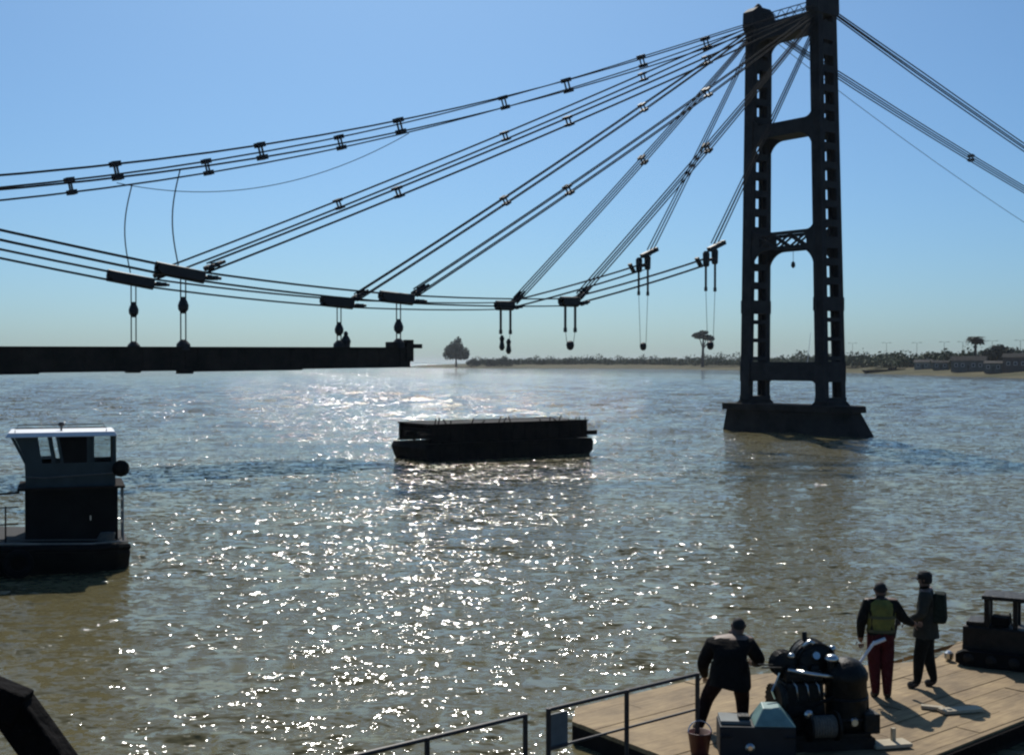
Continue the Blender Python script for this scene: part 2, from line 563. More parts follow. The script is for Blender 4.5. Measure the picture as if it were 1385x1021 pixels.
        for fb in (1, -1):
            tc_ = fb * (hA - 0.16)
            m = MB()
            ch = 0.24
            if not lattice:
                strip(m, up, dn, tc_ - 0.07, tc_ + 0.07)
                b = m.build(name, STEEL, root)
            else:
                strip(m, up, [(w, zc + h / 2 - ch) for w, z in up], tc_ - 0.07, tc_ + 0.07)
                strip(m, [(w, zc - h / 2 + ch) for w, z in dn], dn, tc_ - 0.07, tc_ + 0.07)
                b = m.build(name, STEEL, root)
                g0, g1 = wl + 0.7, wr - 0.7
                z0, z1 = zc - h / 2 + ch - 0.03, zc + h / 2 - ch + 0.03
                for i in range(3):
                    a0 = g0 + (g1 - g0) * i / 3; a1 = g0 + (g1 - g0) * (i + 1) / 3
                    MB().bar(loc(tc_ - 0.03, a0, z0), loc(tc_ - 0.03, a1, z1), 0.07, 0.16).build("lattice_bar", STEEL, b)
                    MB().bar(loc(tc_ + 0.045, a0, z1), loc(tc_ + 0.045, a1, z0), 0.07, 0.16).build("lattice_bar", STEEL, b)
                for s0, s1 in ((wl, g0), (g1, wr)):
                    MB().box(loc(tc_, (s0 + s1) / 2, zc), (s1 - s0, 0.11, h - 2 * ch + 0.04), rz=-TH).build("gusset_plate", STEEL, b)
        if not lattice:
            m = MB()
            k = hA - 0.25
            e0, e1 = [(w, z - 0.05) for w, z in up[8:10]], [(w, z + 0.05) for w, z in dn[8:10]]
            for (wa, za), (wb, zb) in (e0, e1):
                m.box(loc(0, (wa + wb) / 2, za), (abs(wb - wa), 2 * k, 0.05), rz=-TH)
            m.build("beam_flange", STEEL, root)
    beam(30.62, 1.2, 0.0001, 1.1, "top_beam")
    beam(22.95, 1.05, 0.7, 1.3, "portal_beam")
    beam(14.5, 1.35, 0.7, 1.5, "portal_beam", True)
    beam(4.62, 1.4, 0.25, 0.45, "bottom_strut")
    # light parapet between the saddles
    wl, wr = leg_center(-1, 31.8) + 0.5, leg_center(1, 31.8) - 0.5
    m = MB()
    for z in (31.75, 32.25):
        m.bar(loc(0, wl, z), loc(0, wr, z), 0.06, 0.06)
    for i in range(6):
        a = wl + (wr - wl) * i / 6; b = wl + (wr - wl) * (i + 1) / 6
        m.bar(loc(0.02, a, 31.22), loc(0.02, b, 32.25), 0.04, 0.04)
        m.bar(loc(-0.02, a, 32.25), loc(-0.02, b, 31.22), 0.04, 0.04)
    m.build("top_parapet", STEEL, root)
    # small lamp hanging inside the lower opening
    m = MB()
    m.tube([loc(0, 0.1, 13.9), loc(0, 0.1, 12.9)], 0.02, 5)
    m.lathe([(0.05, 0.35), (0.14, 0.25), (0.17, 0.0), (0.06, -0.15)], loc(0, 0.1, 12.6), 8)
    m.build("hanging_lamp", FIT, root)
    # inspection ladder on the near leg
    m = MB()
    for dw in (-0.16, 0.16):
        m.bar(loc(1.3, leg_center(1, Z0) + dw, 5.4), loc(1.1, leg_center(1, 31) + dw, 30.8), 0.03, 0.03)
    m.build("ladder_rail", STEEL, root)
build_tower()

# ------------------------------------------------------------------ cables
ZT = 31.6
CL = {1: (12.5, 12.15), 2: (25.0, 9.0), 3: (37.5, 8.82), 4: (50.0, 9.64)}
STR_DZ, STR_DW = 0.22, 0.17
def strand_offsets(kind=4):
    return [(-STR_DW, STR_DZ), (STR_DW, STR_DZ), (-STR_DW, -STR_DZ), (STR_DW, -STR_DZ)]
SIDE = {1: "nearer", -1: "farther"}
ORD = {1: "first", 2: "second", 3: "third", 4: "fourth", 5: "fifth"}

def spacer_mesh():
    m = MB()
    for dw, dz in strand_offsets():
        m.box((0, dw, dz), (0.42, 0.17, 0.17))
    m.box((0, -STR_DW, 0), (0.09, 0.06, 2 * STR_DZ))
    m.box((0, STR_DW, 0), (0.09, 0.06, 2 * STR_DZ))
    m.box((0, 0, STR_DZ), (0.07, 2 * STR_DW, 0.06))
    return m.mesh("spacer_clamp", FIT)
SPACER = spacer_mesh()
AMAT = Matrix(((A.x, T.x, 0, 0), (A.y, T.y, 0, 0), (0, 0, 1, 0), (0, 0, 0, 1)))

def stay(name, label, cat, sg, prof, spacers, group, conv=True, r=0.042, spread=1.0):
    """prof: list of (t, z). four strands, drawn together at the saddle."""
    t0, z0 = prof[0]
    W = lambda t: sg * HALF + ((leg_center(sg, TOP) - sg * HALF) * max(0, 1 - abs(t) / 40.0))
    root = empty(name, bp(t0, W(t0), z0))
    tag(root, label, cat, group)
    o = bp(t0, W(t0), z0)
    tl = prof[-1][0]
    for dw, dz in strand_offsets():
        pts = []
        for t, z in prof:
            k = 1.0
            if conv:
                k = min(1.0, 0.55 + abs(t) / 12.0 * 0.45)
            pts.append(bp(t, W(t) + dw * k, z + dz * k * spread) - o)
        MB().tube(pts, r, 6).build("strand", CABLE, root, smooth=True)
    for ts in spacers:
        ti = min(max(ts, 0), 1e9) if tl > 0 else ts
        for (ta, za), (tb, zb) in zip(prof[:-1], prof[1:]):
            lo, hi = min(ta, tb), max(ta, tb)
            if lo <= ti <= hi:
                s = (ti - ta) / (tb - ta)
                z = za + (zb - za) * s
                ob = bpy.data.objects.new("spacer_clamp", SPACER)
                COL.objects.link(ob)
                ob.parent = root
                sl = math.atan2(zb - za, tb - ta)
                ob.matrix_local = Matrix.Translation(bp(ti, W(ti), z) - o) @ AMAT @ Matrix.Rotation(-sl, 4, 'Y') @ Matrix.Diagonal((1, 1, spread, 1))
                break
    return root

def line_prof(z0, t1, z1, n=10, sag=0.0, t0=0.0):
    return [(t0 + (t1 - t0) * i / n, z0 + (z1 - z0) * i / n - 4 * sag * (i / n) * (1 - i / n)) for i in range(n + 1)]

for sg in (1, -1):
    sd = SIDE[sg]
    for k in (1, 2, 3, 4):
        t, z = CL[k]
        Lk = {1: 0.9, 2: 1.35, 3: 2.1, 4: 2.5}[k]
        te, ze = (t - 0.6, z + 1.05) if k == 1 else (t - Lk * 0.42 - 0.25, z + 0.36)
        pr = line_prof(ZT - 0.1 * (4 - k), te, ze, 12, 0.10 * k)
        sp = [12.5 * j for j in range(1, k)]
        stay("stay_cable", f"{ORD[k]} fan of stay strands from the tower, ending at the {ORD[k]} clamp, {sd} cable plane", "stay cable", sg, pr, sp, "fan stays between tower and clamps")
    # the long stay, first of all near the top, running out of the picture
    pts5 = [(0, 31.7), (12.5, 26.9), (18.6, 24.9), (25, 22.2), (30, 20.9), (37.5, 18.0), (46, 16.2), (50, 15.3), (56.8, 13.45), (58.6, 13.5), (75, 10.9), (100, 9.6)]
    # smooth the measured points with a parabola-like curve
    tt = np.array([p[0] for p in pts5]); zz = np.array([p[1] for p in pts5])
    c = np.polyfit(tt, zz, 4, w=[3, 1, 1, 1, 1, 2, 2, 2, 4, 4, 1, 1])
    pr = [(t, float(np.polyval(c, t)) + (31.75 - float(np.polyval(c, 0))) * max(0, 1 - t / 15)) for t in np.linspace(0, 100, 34)]
    stay("stay_cable", f"topmost long stay strands sweeping from tower top out of the left edge, {sd} cable plane", "stay cable", sg, pr, [12.6, 25.1, 37.4, 45.8, 53.3], "fan stays between tower and clamps", spread=1.45)
    # the lower run, clamp to clamp
    for k in (1, 2, 3):
        (ta, za), (tb, zb) = CL[k], CL[k + 1]
        stay("lower_cable", f"lower cable run between the {ORD[k]} and {ORD[k+1]} clamps from the tower, {sd} cable plane", "cable", sg,
             line_prof(za, tb, zb, 6, 0.10, ta), [], "lower cables joining the clamps", conv=False, r=0.038)
    stay("lower_cable", f"lower cable run rising left from the fourth clamp out of the picture, {sd} cable plane", "cable", sg,
         [(50 + i * 4, 9.64 + 0.150 * i * 4 + 0.0009 * (i * 4) ** 2) for i in range(14)], [], "lower cables joining the clamps", conv=False)
    # backstay on the right
    zb_ = 24.1 if sg > 0 else 24.7
    tb_ = -27.4
    slope = (31.7 - zb_) / 27.4
    pr = [(-i * 6.0, 31.7 - slope * i * 6.0 + (0.00035 if sg > 0 else 0.0006) * (i * 6.0 - 27) * i * 6.0) for i in range(20)]
    stay("back_stay", f"back stay strands slanting down to the right from the tower's {sd} leg", "stay cable", sg, pr, [] if sg > 0 else [-29.5], "back stays right of the tower", r=0.05)
# single thin rope below the back stays
m = MB()
o0 = bp(0, -HALF, 31.2)
m.tube([bp(-t, -HALF, 31.2 - 0.36 * t + 0.0011 * t * t) - o0 for t in range(0, 100, 6)], 0.025, 5)
ob = m.build("guy_rope", CABLE, None, smooth=True); ob.location = o0
tag(ob, "thin faint single rope hanging below the back stays right of the tower", "rope")

# ---- clamps with hangers
def build_clamp(k, sg):
    t, z = CL[k]
    w = sg * HALF
    o = bp(t, w, z)
    root = empty("cable_clamp", o)
    tag(root, f"black cable clamp, {ORD[k]} from the tower, on the {SIDE[sg]} cable plane", "cable clamp", "cable clamps along the lower cable")
    # slope of the lower cable on the left
    if k < 4:
        tn, zn = CL[k + 1]
        sl = math.atan2(zn - z, tn - t)
    else:
        sl = 0.15
    L = {1: 0.9, 2: 1.35, 3: 2.1, 4: 2.5}[k]
    Mr = AMAT @ Matrix.Rotation(-sl, 4, 'Y')
    if k > 1:
        m = MB()
        for dw in (-0.27, 0.27):
            prof = [(-L * 0.42, -0.20), (L * 0.45, -0.24), (L * 0.55, -0.05), (L * 0.55, 0.26), (-L * 0.42, 0.30)]
            m.prism([Mr @ Vector((x, dw - 0.05, zz)) for x, zz in prof], [Mr @ Vector((x, dw + 0.05, zz)) for x, zz in prof])
        m.build("clamp_plate", FIT, root, bevel=0.02)
        for dz in (-0.16, 0.2):
            MB().tube([Mr @ Vector((-L * 0.44, 0, dz)), Mr @ Vector((L * 0.57, 0, dz))], 0.14, 8).build("sleeve", FIT, root)
    # cable sockets towards the tower: one for the stay, one for the lower run
    st = math.atan2(ZT - z, -t)
    d = Vector((math.cos(st), 0, math.sin(st)))
    s0 = AMAT @ Vector((-L * 0.25, 0, 0.25))
    def socket(p, d, l, r):
        q = MB()
        dd = (AMAT @ d).normalized()
        for dw in (-0.2, 0.2):
            a = p + T * dw
            q.tube([a, a + dd * l * 0.3, a + dd * l * 0.35, a + dd * l], [r, r, r * 0.75, r * 0.65], 8)
        q.bar(p + dd * l * 0.55 - T * 0.3, p + dd * l * 0.55 + T * 0.3, 0.24, 0.2)
        return q
    if k > 1:
        socket(AMAT @ Vector((-L * 0.42 - 0.15, 0, 0.3)), d, 1.0, 0.13).build("stay_socket", FIT, root)
        tp, zp = CL[k - 1]
        s2 = math.atan2(zp - z, tp - t)
        socket(AMAT @ Vector((-L * 0.42 - 0.15, 0, -0.12)), Vector((math.cos(s2), 0, math.sin(s2))), 0.7, 0.12).build("cable_socket", FIT, root)
    else:
        # near the tower: two upright rollers, a lug for the stay and a lug for the lower run
        for dt in (-0.42, 0.42):
            MB().lathe([(0.16, -0.55), (0.22, -0.45), (0.24, 0.35), (0.14, 0.5)], AMAT @ Vector((dt, 0, 0.25 - dt * 0.25)), 10).build("upright_sleeve", FIT, root)
        MB().bar(AMAT @ Vector((-0.5, 0, 0.2)), AMAT @ Vector((0.5, 0, 0.0)), 0.24, 0.2).build("clamp_plate", FIT, root)
        MB().bar(AMAT @ Vector((-1.35, 0, 1.35)), AMAT @ Vector((0.15, 0, 0.75)), 0.34, 0.3).build("stay_socket", FIT, root)
        MB().bar(AMAT @ Vector((0.9, 0, -0.45)), AMAT @ Vector((1.35, 0, 0.15)), 0.3, 0.16).build("cable_socket", FIT, root)
    # hanger
    ho = o + Vector((0, 0, -0.2))
    h = empty("hanger", ho)
    zend = {1: 6.45, 2: 6.35, 3: 6.2, 4: 6.0}[k]
    tag(h, f"thin double hanger rod below the {ORD[k]} clamp from the tower, {SIDE[sg]} cable plane", "hanger", "hanger rods below the clamps")
    dd = zend - ho.z
    if k <= 2:
        gap = 0.45 if k == 1 else 0.40
        for dt in (-gap, gap):
            q = MB()
            l = 1.7 if k == 1 else 1.5
            q.tube([A * dt + Vector((0, 0, 0.1)), A * dt + Vector((0, 0, -l))], 0.08, 8)
            q.lathe([(0.11, -0.15), (0.11, 0.1), (0.08, 0.15)], A * dt + Vector((0, 0, -l)), 8)
            q.build("turnbuckle", FIT, h)
            MB().tube([A * dt + Vector((0, 0, -l)), A * dt * 0.6 + Vector((0, 0, dd))], 0.018, 5).build("rod", CABLE, h)
        if k == 2 and sg < 0:
            for dt in (-0.25, 0.3):
                MB().lathe([(0.09, -0.5), (0.19, -0.3), (0.12, 0.1), (0.17, 0.3), (0.07, 0.5)], A * dt + Vector((0, 0, dd + 0.1 + dt * 0.4)), 8).build("rod_end", FIT, h)
        else:
            MB().lathe([(0.08, -0.30), (0.20, -0.2), (0.25, 0.03), (0.2, 0.2), (0.08, 0.28)], (0, 0, dd), 10).build("rod_end", FIT, h)
    else:
        for dt in (-0.13, 0.13):
            MB().tube([A * dt + Vector((0, 0, 0.05)), A * dt + Vector((0, 0, dd))], 0.035, 5).build("rod", CABLE, h)
        MB().lathe([(0.09, 0.42), (0.2, 0.2), (0.27, 0.0), (0.25, -0.2), (0.1, -0.4)], (0, 0, -1.35), 10).build("turnbuckle", FIT, h)
        MB().lathe([(0.36, -0.1), (0.34, 0.2), (0.2, 0.35), (0.12, 0.42)], (0, 0, dd), 10).build("rod_end", FIT, h)
for k in (1, 2, 3, 4):
    for sg in (1, -1):
        build_clamp(k, sg)

# drooping rope and two slack lines near the left
m = MB()
o0 = bp(37.5, HALF, 18.0)
droop = []
P0, P1 = bp(36.8, HALF, 18.0), bp(51.0, -HALF + 0.3, 14.7)
for i in range(25):
    s = i / 24
    p = P0.lerp(P1, s); p.z -= 4 * 1.55 * s * (1 - s)
    droop.append(p - o0)
ob = m.tube(droop, 0.022, 5).build("slack_rope", CABLE, None, smooth=True); ob.location = o0
tag(ob, "thin slack rope sagging under the topmost long stays", "rope")
for sg in (1, -1):
    t = 50.1
    top = float(np.polyval(c, t)) - 0.35
    z0 = 9.64 + 0.4
    q = MB()
    q.tube([A * (0.35 * math.sin(math.pi * i / 12) + 0.1 * i / 12) + Vector((0, 0, (top - z0) * (1 - i / 12))) for i in range(13)], 0.035, 5)
    ob = q.build("slack_line", CABLE, None, smooth=True); ob.location = bp(t, sg * (HALF - 0.1), z0)
    tag(ob, f"bowed vertical line from the long stays down to the fourth clamp, {SIDE[sg]} cable plane", "rope", "slack vertical lines at the fourth clamp")

# ------------------------------------------------------------------ suspended deck section
def build_deck():
    o = bp(37.0, 0, 5.0)
    d = empty("bridge_deck", o)
    tag(d, "dark steel bridge deck section hanging from the clamps at the left above the river", "bridge deck")
    t0, t1 = 36.9, 78.0
    zt = lambda t: 6.10 - 0.0055 * (t - 37)
    zb = lambda t: 5.06 - 0.010 * (t - 37)
    L = lambda t, w, z: bp(t, w, z) - o
    segs = [(36.9, 43.6), (43.62, 50.0), (50.02, 57.0), (57.02, 64), (64.02, 71), (71.02, 78)]
    for sg in (1, -1):
        for i, (a, b) in enumerate(segs):
            w = sg * (HALF + 0.15)
            ext = 0.06 * (i % 2)
            bot = [L(a, w - 0.12, zb(a) - ext), L(b, w - 0.12, zb(b) - ext), L(b, w + 0.12, zb(b) - ext), L(a, w + 0.12, zb(a) - ext)]
            top = [L(a, w - 0.12, zt(a)), L(b, w - 0.12, zt(b)), L(b, w + 0.12, zt(b)), L(a, w + 0.12, zt(a))]
            g = MB().prism(bot, top).build("side_girder", DECKSTEEL, d)
            # flanges and stiffeners
            q = MB()
            for z_ in (zt, lambda t: zb(t) - ext):
                q.bar(L(a, w, z_(a)), L(b, w, z_(b)), 0.36, 0.07)
            q.build("flange", DECKSTEEL, g)
            n = 5
            q = MB()
            for j in range(n):
                t = a + (b - a) * (j + 0.5) / n
                q.box(L(t, w + sg * 0.15, (zt(t) + zb(t)) / 2), (0.05, 0.06, zt(t) - zb(t) - 0.1), rz=-TH)
            q.build("stiffener", DECKSTEEL, g)
    for t in np.arange(37.3, 77.9, 3.12):
        MB().bar(L(t, -HALF, zb(t) + 0.35), L(t, HALF, zb(t) + 0.35), 0.22, 0.5).build("cross_girder", DECKSTEEL, d)
    MB().prism([L(t0 + 0.2, -HALF + 0.1, 5.72), L(t1, -HALF + 0.1, 5.5), L(t1, HALF - 0.1, 5.5), L(t0 + 0.2, HALF - 0.1, 5.72)],
               [L(t0 + 0.2, -HALF + 0.1, 5.9), L(t1, -HALF + 0.1, 5.68), L(t1, HALF - 0.1, 5.68), L(t0 + 0.2, HALF - 0.1, 5.9)]).build("road_slab", DECKSTEEL, d)
    # end bracket on the near girder, with a stub sticking out
    q = MB()
    q.box(L(36.95, HALF + 0.15, 5.95), (0.35, 0.5, 1.2), rz=-TH)
    q.build("end_post", DECKSTEEL, d, bevel=0.03)
    MB().bar(L(36.9, HALF + 0.15, 6.2), L(36.1, HALF + 0.15, 6.2), 0.22, 0.24).build("end_stub", DECKSTEEL, d)
    MB().box(L(38.0, HALF + 0.1, 6.25), (0.75, 0.4, 0.35), rz=-TH).build("anchor_block", DECKSTEEL, d, bevel=0.04)
    for sg in (1, -1):
        MB().box(L(50.0, sg * (HALF + 0.15), 4.85), (0.5, 0.7, 0.22), rz=-TH).build("anchor_block", DECKSTEEL, d)
    # upright fitting beside the far hanger
    MB().lathe([(0.26, 0), (0.25, 0.35), (0.30, 0.62), (0.2, 0.85), (0.12, 0.95), (0.14, 1.08), (0.06, 1.2)], L(37.1, -HALF + 0.1, 5.95), 10).build("deck_post", FIT, d)
build_deck()

# ------------------------------------------------------------------ floating pontoon with a deck section on it
def build_pontoon():
    ang = math.atan2(7.0, 10.7)
    cx, cy = -0.98, 70.2
    p = empty("pontoon", (cx, cy, 0), ang)
    tag(p, "long black steel pontoon afloat in mid river carrying a bridge section", "pontoon")
    L = 6.9
    prof = [(-L + 0.55, -0.45), (L - 1.0, -0.45), (L, 0.25), (L + 0.05, 0.78), (L - 0.1, 1.0), (-L + 0.05, 1.0), (-L - 0.12, 0.72), (-L + 0.1, 0.2)]
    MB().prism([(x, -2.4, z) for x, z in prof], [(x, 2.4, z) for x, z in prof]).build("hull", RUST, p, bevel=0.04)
    for x in np.linspace(-5.8, 5.8, 9):
        MB().box((x, -2.43, 0.45), (0.09, 0.07, 0.95)).build("fender_rib", RUST, p)
    MB().bar((-L + 0.1, -2.46, 0.93), (L - 0.2, -2.46, 0.93), 0.1, 0.12).build("rubbing_strake", RUST, p)
    for x in (-5.4, 5.6):
        for y in (-2.0, 2.0):
            q = MB(); q.lathe([(0.12, 0), (0.1, 0.25), (0.16, 0.3), (0.16, 0.36)], (x, y, 1.0), 8)
            q.build("bollard", RUST, p)
    d = empty("bridge_section", (cx, cy, 0.96), ang)
    tag(d, "dark bridge deck section with projecting stub beams lying on the mid river pontoon", "bridge section")
    for y in (-2.2, 2.2):
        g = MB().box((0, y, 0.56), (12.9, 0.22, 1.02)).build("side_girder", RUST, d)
        q = MB()
        for z in (0.07, 1.07):
            q.bar((-6.5, y, z), (6.5, y, z), 0.4, 0.07)
        q.build("flange", RUST, g)
        sgn = -1 if y < 0 else 1
        for x in np.arange(-6.0, 6.1, 1.0):
            MB().box((x, y + sgn * 0.15, 0.56), (0.05, 0.08, 0.93)).build("stiffener", RUST, g)
    for x in np.arange(-6.2, 6.3, 1.55):
        MB().box((x, 0, 0.5), (0.2, 4.15, 0.6)).build("cross_girder", RUST, d)
    for y, l0, l1, z in ((-2.25, -7.3, -6.3, 0.42), (-1.2, -7.0, -6.0, 0.5), (0.6, -6.9, -6.0, 0.5), (-2.2, 6.3, 7.35, 0.3), (-0.8, 6.0, 7.0, 0.4), (1.1, 6.0, 7.1, 0.4)):
        MB().bar((l0, y, z), (l1, y, z), 0.22, 0.26).build("stub_beam", RUST, d)
    MB().box((0, 0, 1.03), (12.75, 4.1, 0.1)).build("slab", RUST, d)
    rs = random.Random(5)
    for x in np.arange(-6.2, 6.3, 0.43):
        if rs.random() < 0.4: continue
        h = rs.uniform(0.12, 0.34)
        MB().bar((x + rs.uniform(-.1, .1), -2.2, 1.08), (x + rs.uniform(-.18, .18), -2.2, 1.1 + h), 0.06, 0.06).build("dowel", RUST, d)
build_pontoon()
for _n in ("pontoon", "bridge_section"):
    bpy.data.objects[_n].scale = (0.80, 0.80, 0.94)

# ------------------------------------------------------------------ pusher tug at the left
def build_tug():
    t = empty("tug_boat", (-11.68, 32.6, 0), R(20))
    tag(t, "black workboat with white roofed wheelhouse leaning forward, at the left edge", "boat")
    # local +x is the stern, -x the bow (left)
    st = [(-7.5, 0.15, 1.55), (-6.6, 1.0, 1.3), (-4.8, 1.75, 1.05), (-2, 1.9, 0.82), (0.5, 1.85, 0.70), (1.1, 1.55, 0.68), (1.42, 1.15, 0.62)]
    vs = []; fs = []
    for x, hw, zt in st:
        kb = 0.72
        vs += [(x, -hw, zt), (x + 0.05, -hw, zt - 0.25), (x * 0.985, -hw * kb, -0.5), (x * 0.985, hw * kb, -0.5), (x + 0.05, hw, zt - 0.25), (x, hw, zt)]
    n = len(st)
    for i in range(n - 1):
        for j in range(5):
            fs.append((i * 6 + j, (i + 1) * 6 + j, (i + 1) * 6 + j + 1, i * 6 + j + 1))
        fs.append((i * 6 + 5, (i + 1) * 6 + 5, (i + 1) * 6, i * 6))
    fs.append((0, 1, 2, 3, 4, 5)); fs.append(tuple((n - 1) * 6 + k for k in (5, 4, 3, 2, 1, 0)))
    h = MB().add(vs, fs).build("hull", TUGBLK, t)
    q = MB()
    q.tube([(x, -hw - 0.05, zt - 0.08) for x, hw, zt in st], 0.09, 7)
    q.build("rubbing_strake", RUBBER, h)
    q = MB()
    q.tube([(x, -hw + 0.03, zt + 0.04) for x, hw, zt in st[1:]], 0.025, 5)
    q.build("gunwale_rail", mat("gunwale_paint", (0.25, 0.22, 0.18), 0.6), h)
    for x in (-4.0, -1.2):
        MB().torus((x, -2.02, 0.35), 0.27, 0.1, Matrix.Rotation(R(90), 4, 'X'), 14, 7).build("tyre_fender", RUBBER, t, smooth=True)
    # deckhouse
    dh = MB().box((0.05, 0, 1.38), (2.25, 2.0, 1.36)).build("deckhouse", TUGBLK, t, bevel=0.03)
    MB().box((0.3, -1.015, 1.3), (0.6, 0.03, 1.05)).build("door", TUGBLK, dh)
    MB().box((0.05, 0, 2.08), (2.6, 2.3, 0.06)).build("bridge_deck", TUGDECK, t)
    # wheelhouse coaming
    z0, z1, z2 = 2.11, 2.72, 3.40
    fl = -0.33      # the forward windows lean out
    def wall_ring(xa, xb, xa2, xb2, y, za, zb, th, name, m):
        q = MB()
        for s in (-1, 1):
            q.prism([(xa, s * y, za), (xb, s * y, za), (xb, s * (y - th), za), (xa, s * (y - th), za)],
                    [(xa2, s * y, zb), (xb2, s * y, zb), (xb2, s * (y - th), zb), (xa2, s * (y - th), zb)])
        for xs, xs2, d in ((xa, xa2, th), (xb - th, xb2 - th, th)):
            q.prism([(xs, -y + th, za), (xs + d, -y + th, za), (xs + d, y - th, za), (xs, y - th, za)],
                    [(xs2, -y + th, zb), (xs2 + d, -y + th, zb), (xs2 + d, y - th, zb), (xs2, y - th, zb)])
        return q.build(name, m, t)
    wall_ring(-1.05, 1.12, -1.08, 1.12, 0.95, z0, z1, 0.05, "coaming", TUGGRN)
    # window posts and panes on the sides
    def xat(x, z):
        s = (z - z1) / (z2 - z1)
        return x + (fl * s if x < -0.9 else fl * 0.35 * s if x < -0.2 else 0)
    posts = [-1.08, -0.42, -0.22, 0.42, 0.52, 1.06]
    for s in (-1, 1):
        for x in posts:
            if s > 0 and x in (-0.22, 0.42):
                continue
            w = 0.08
            MB().prism([(x, s * 0.95, z1), (x + w, s * 0.95, z1), (x + w, s * 0.88, z1), (x, s * 0.88, z1)],
                       [(xat(x, z2), s * 0.95, z2), (xat(x, z2) + w, s * 0.95, z2), (xat(x, z2) + w, s * 0.88, z2), (xat(x, z2), s * 0.88, z2)]).build("window_post", TUGGRN, t)
    MB().prism([(-0.14, -0.94, z1), (0.42, -0.94, z1), (0.42, -0.90, z1), (-0.14, -0.90, z1)],
               [(xat(-0.22, z2) + 0.08, -0.94, z2), (0.42, -0.94, z2), (0.42, -0.90, z2), (xat(-0.22, z2) + 0.08, -0.90, z2)]).build("side_panel", TUGBLK, t)
    # blind lower part of the forward side light
    MB().prism([(-1.0, -0.94, z1), (-0.66, -0.94, z1), (-0.66, -0.91, z1), (-1.0, -0.91, z1)],
               [(-1.32, -0.94, z2), (-0.76, -0.94, z2), (-0.76, -0.91, z2), (-1.32, -0.91, z2)]).build("side_panel", TUGGRN, t)
    def pane(xa, xb, s):
        MB().prism([(xa, s * 0.92, z1), (xb, s * 0.92, z1), (xb, s * 0.905, z1), (xa, s * 0.905, z1)],
                   [(xat(xa, z2), s * 0.92, z2), (xat(xb, z2), s * 0.92, z2), (xat(xb, z2), s * 0.905, z2), (xat(xa, z2), s * 0.905, z2)]).build("window_pane", GLASS, t)
    pane(-0.64, -0.42, -1); pane(0.60, 1.06, -1); pane(-0.98, -0.42, 1); pane(0.60, 1.06, 1); pane(-0.34, 0.52, 1)
    for y0, y1 in ((-0.85, -0.32), (-0.26, 0.26), (0.32, 0.85)):
        MB().prism([(-1.06, y0, z1), (-1.04, y0, z1), (-1.04, y1, z1), (-1.06, y1, z1)],
                   [(-1.06 + fl, y0, z2), (-1.04 + fl, y0, z2), (-1.04 + fl, y1, z2), (-1.06 + fl, y1, z2)]).build("window_pane", GLASS, t)
        MB().box((1.09, (y0 + y1) / 2, (z1 + z2) / 2), (0.02, y1 - y0, z2 - z1)).build("window_pane", GLASS, t)
    for y in (-0.88, -0.29, 0.29, 0.88):
        MB().bar((1.09, y, z1), (1.09, y, z2), 0.06, 0.06).build("window_post", TUGGRN, t)
    # helm console inside
    MB().box((-0.65, 0.1, 2.45), (0.4, 1.2, 0.7)).build("console", TUGBLK, t)
    r = MB().prism([(-1.54, -1.08, z2), (1.18, -1.08, z2), (1.18, 1.08, z2), (-1.54, 1.08, z2)],
                   [(-1.46, -1.0, z2 + 0.12), (1.1, -1.0, z2 + 0.12), (1.1, 1.0, z2 + 0.12), (-1.46, 1.0, z2 + 0.12)]).build("roof", WHITE, t, bevel=0.02)
    q = MB(); q.tube([(-0.2, -0.3, z2 + 0.1), (-0.2, -0.3, z2 + 0.26)], 0.03, 6); q.lathe([(0.07, 0), (0.09, 0.05), (0.05, 0.1)], (-0.2, -0.3, z2 + 0.24), 8)
    q.build("roof_light", FIT, r)
    # search light on a bracket at the bow side, round lamp at the stern side
    q = MB(); q.tube([(-1.9, -1.35, 0.9), (-1.9, -1.35, 1.95)], 0.035, 6); q.bar((-1.2, -1.1, 2.02), (-2.1, -1.35, 2.0), 0.05, 0.05)
    q.build("light_bracket", TUGBLK, t)
    q = MB(); q.lathe([(0.12, -0.2), (0.24, -0.05), (0.28, 0.12), (0.26, 0.18)], (-1.95, -1.4, 2.1), 14, Matrix.Rotation(R(75), 4, 'X'))
    q.build("search_light", TUGBLK, t, smooth=True)
    MB().torus((-1.95, -1.5, 2.1), 0.24, 0.05, Matrix.Rotation(R(75), 4, 'X'), 16, 6).build("search_light_rim", TUGBLK, t)
    MB().lathe([(0.1, -0.15), (0.2, 0), (0.22, 0.14), (0.12, 0.22)], (1.25, -0.9, 2.55), 12, Matrix.Rotation(R(90), 4, 'X')).build("life_buoy_box", TUGBLK, t)
    MB().box((0.5, -1.04, 1.3), (0.03, 0.03, 0.12)).build("door_handle", CHROME, dh)
    for y in (-0.92, 0.92):
        q = MB(); q.tube([(-1.3, y, z2 + 0.12), (-1.3, y, z2 + 0.22), (0.9, y, z2 + 0.22), (0.9, y, z2 + 0.12)], 0.014, 5); q.build("roof_rail", FIT, r)
    q = MB(); q.tube([(-1.15, -1.02, z0 + 0.3), (-0.6, -1.05, z0 + 0.26), (0.1, -1.05, z0 + 0.29), (1.1, -1.02, z0 + 0.33)], 0.016, 5)
    q.build("grab_rail", mat("grab_rail_paint", (0.12, 0.12, 0.11), 0.6), t)
    q = MB()
    for k in range(4):
        q.torus((0.85 + 0.02 * k, -1.3, 0.76 + 0.05 * k), 0.2 - 0.01 * k, 0.028, None, 16, 6)
    q.build("rope_coil", ROPE, t, smooth=True)
    q = MB(); q.tube([(-3.0, -1.6, 1.0), (-1.2, -1.45, 0.86), (0.4, -1.5, 0.80), (1.1, -1.3, 0.74)], 0.02, 5); q.build("mooring_line", ROPE, t, smooth=True)
    # stern rail with chain
    q = MB()
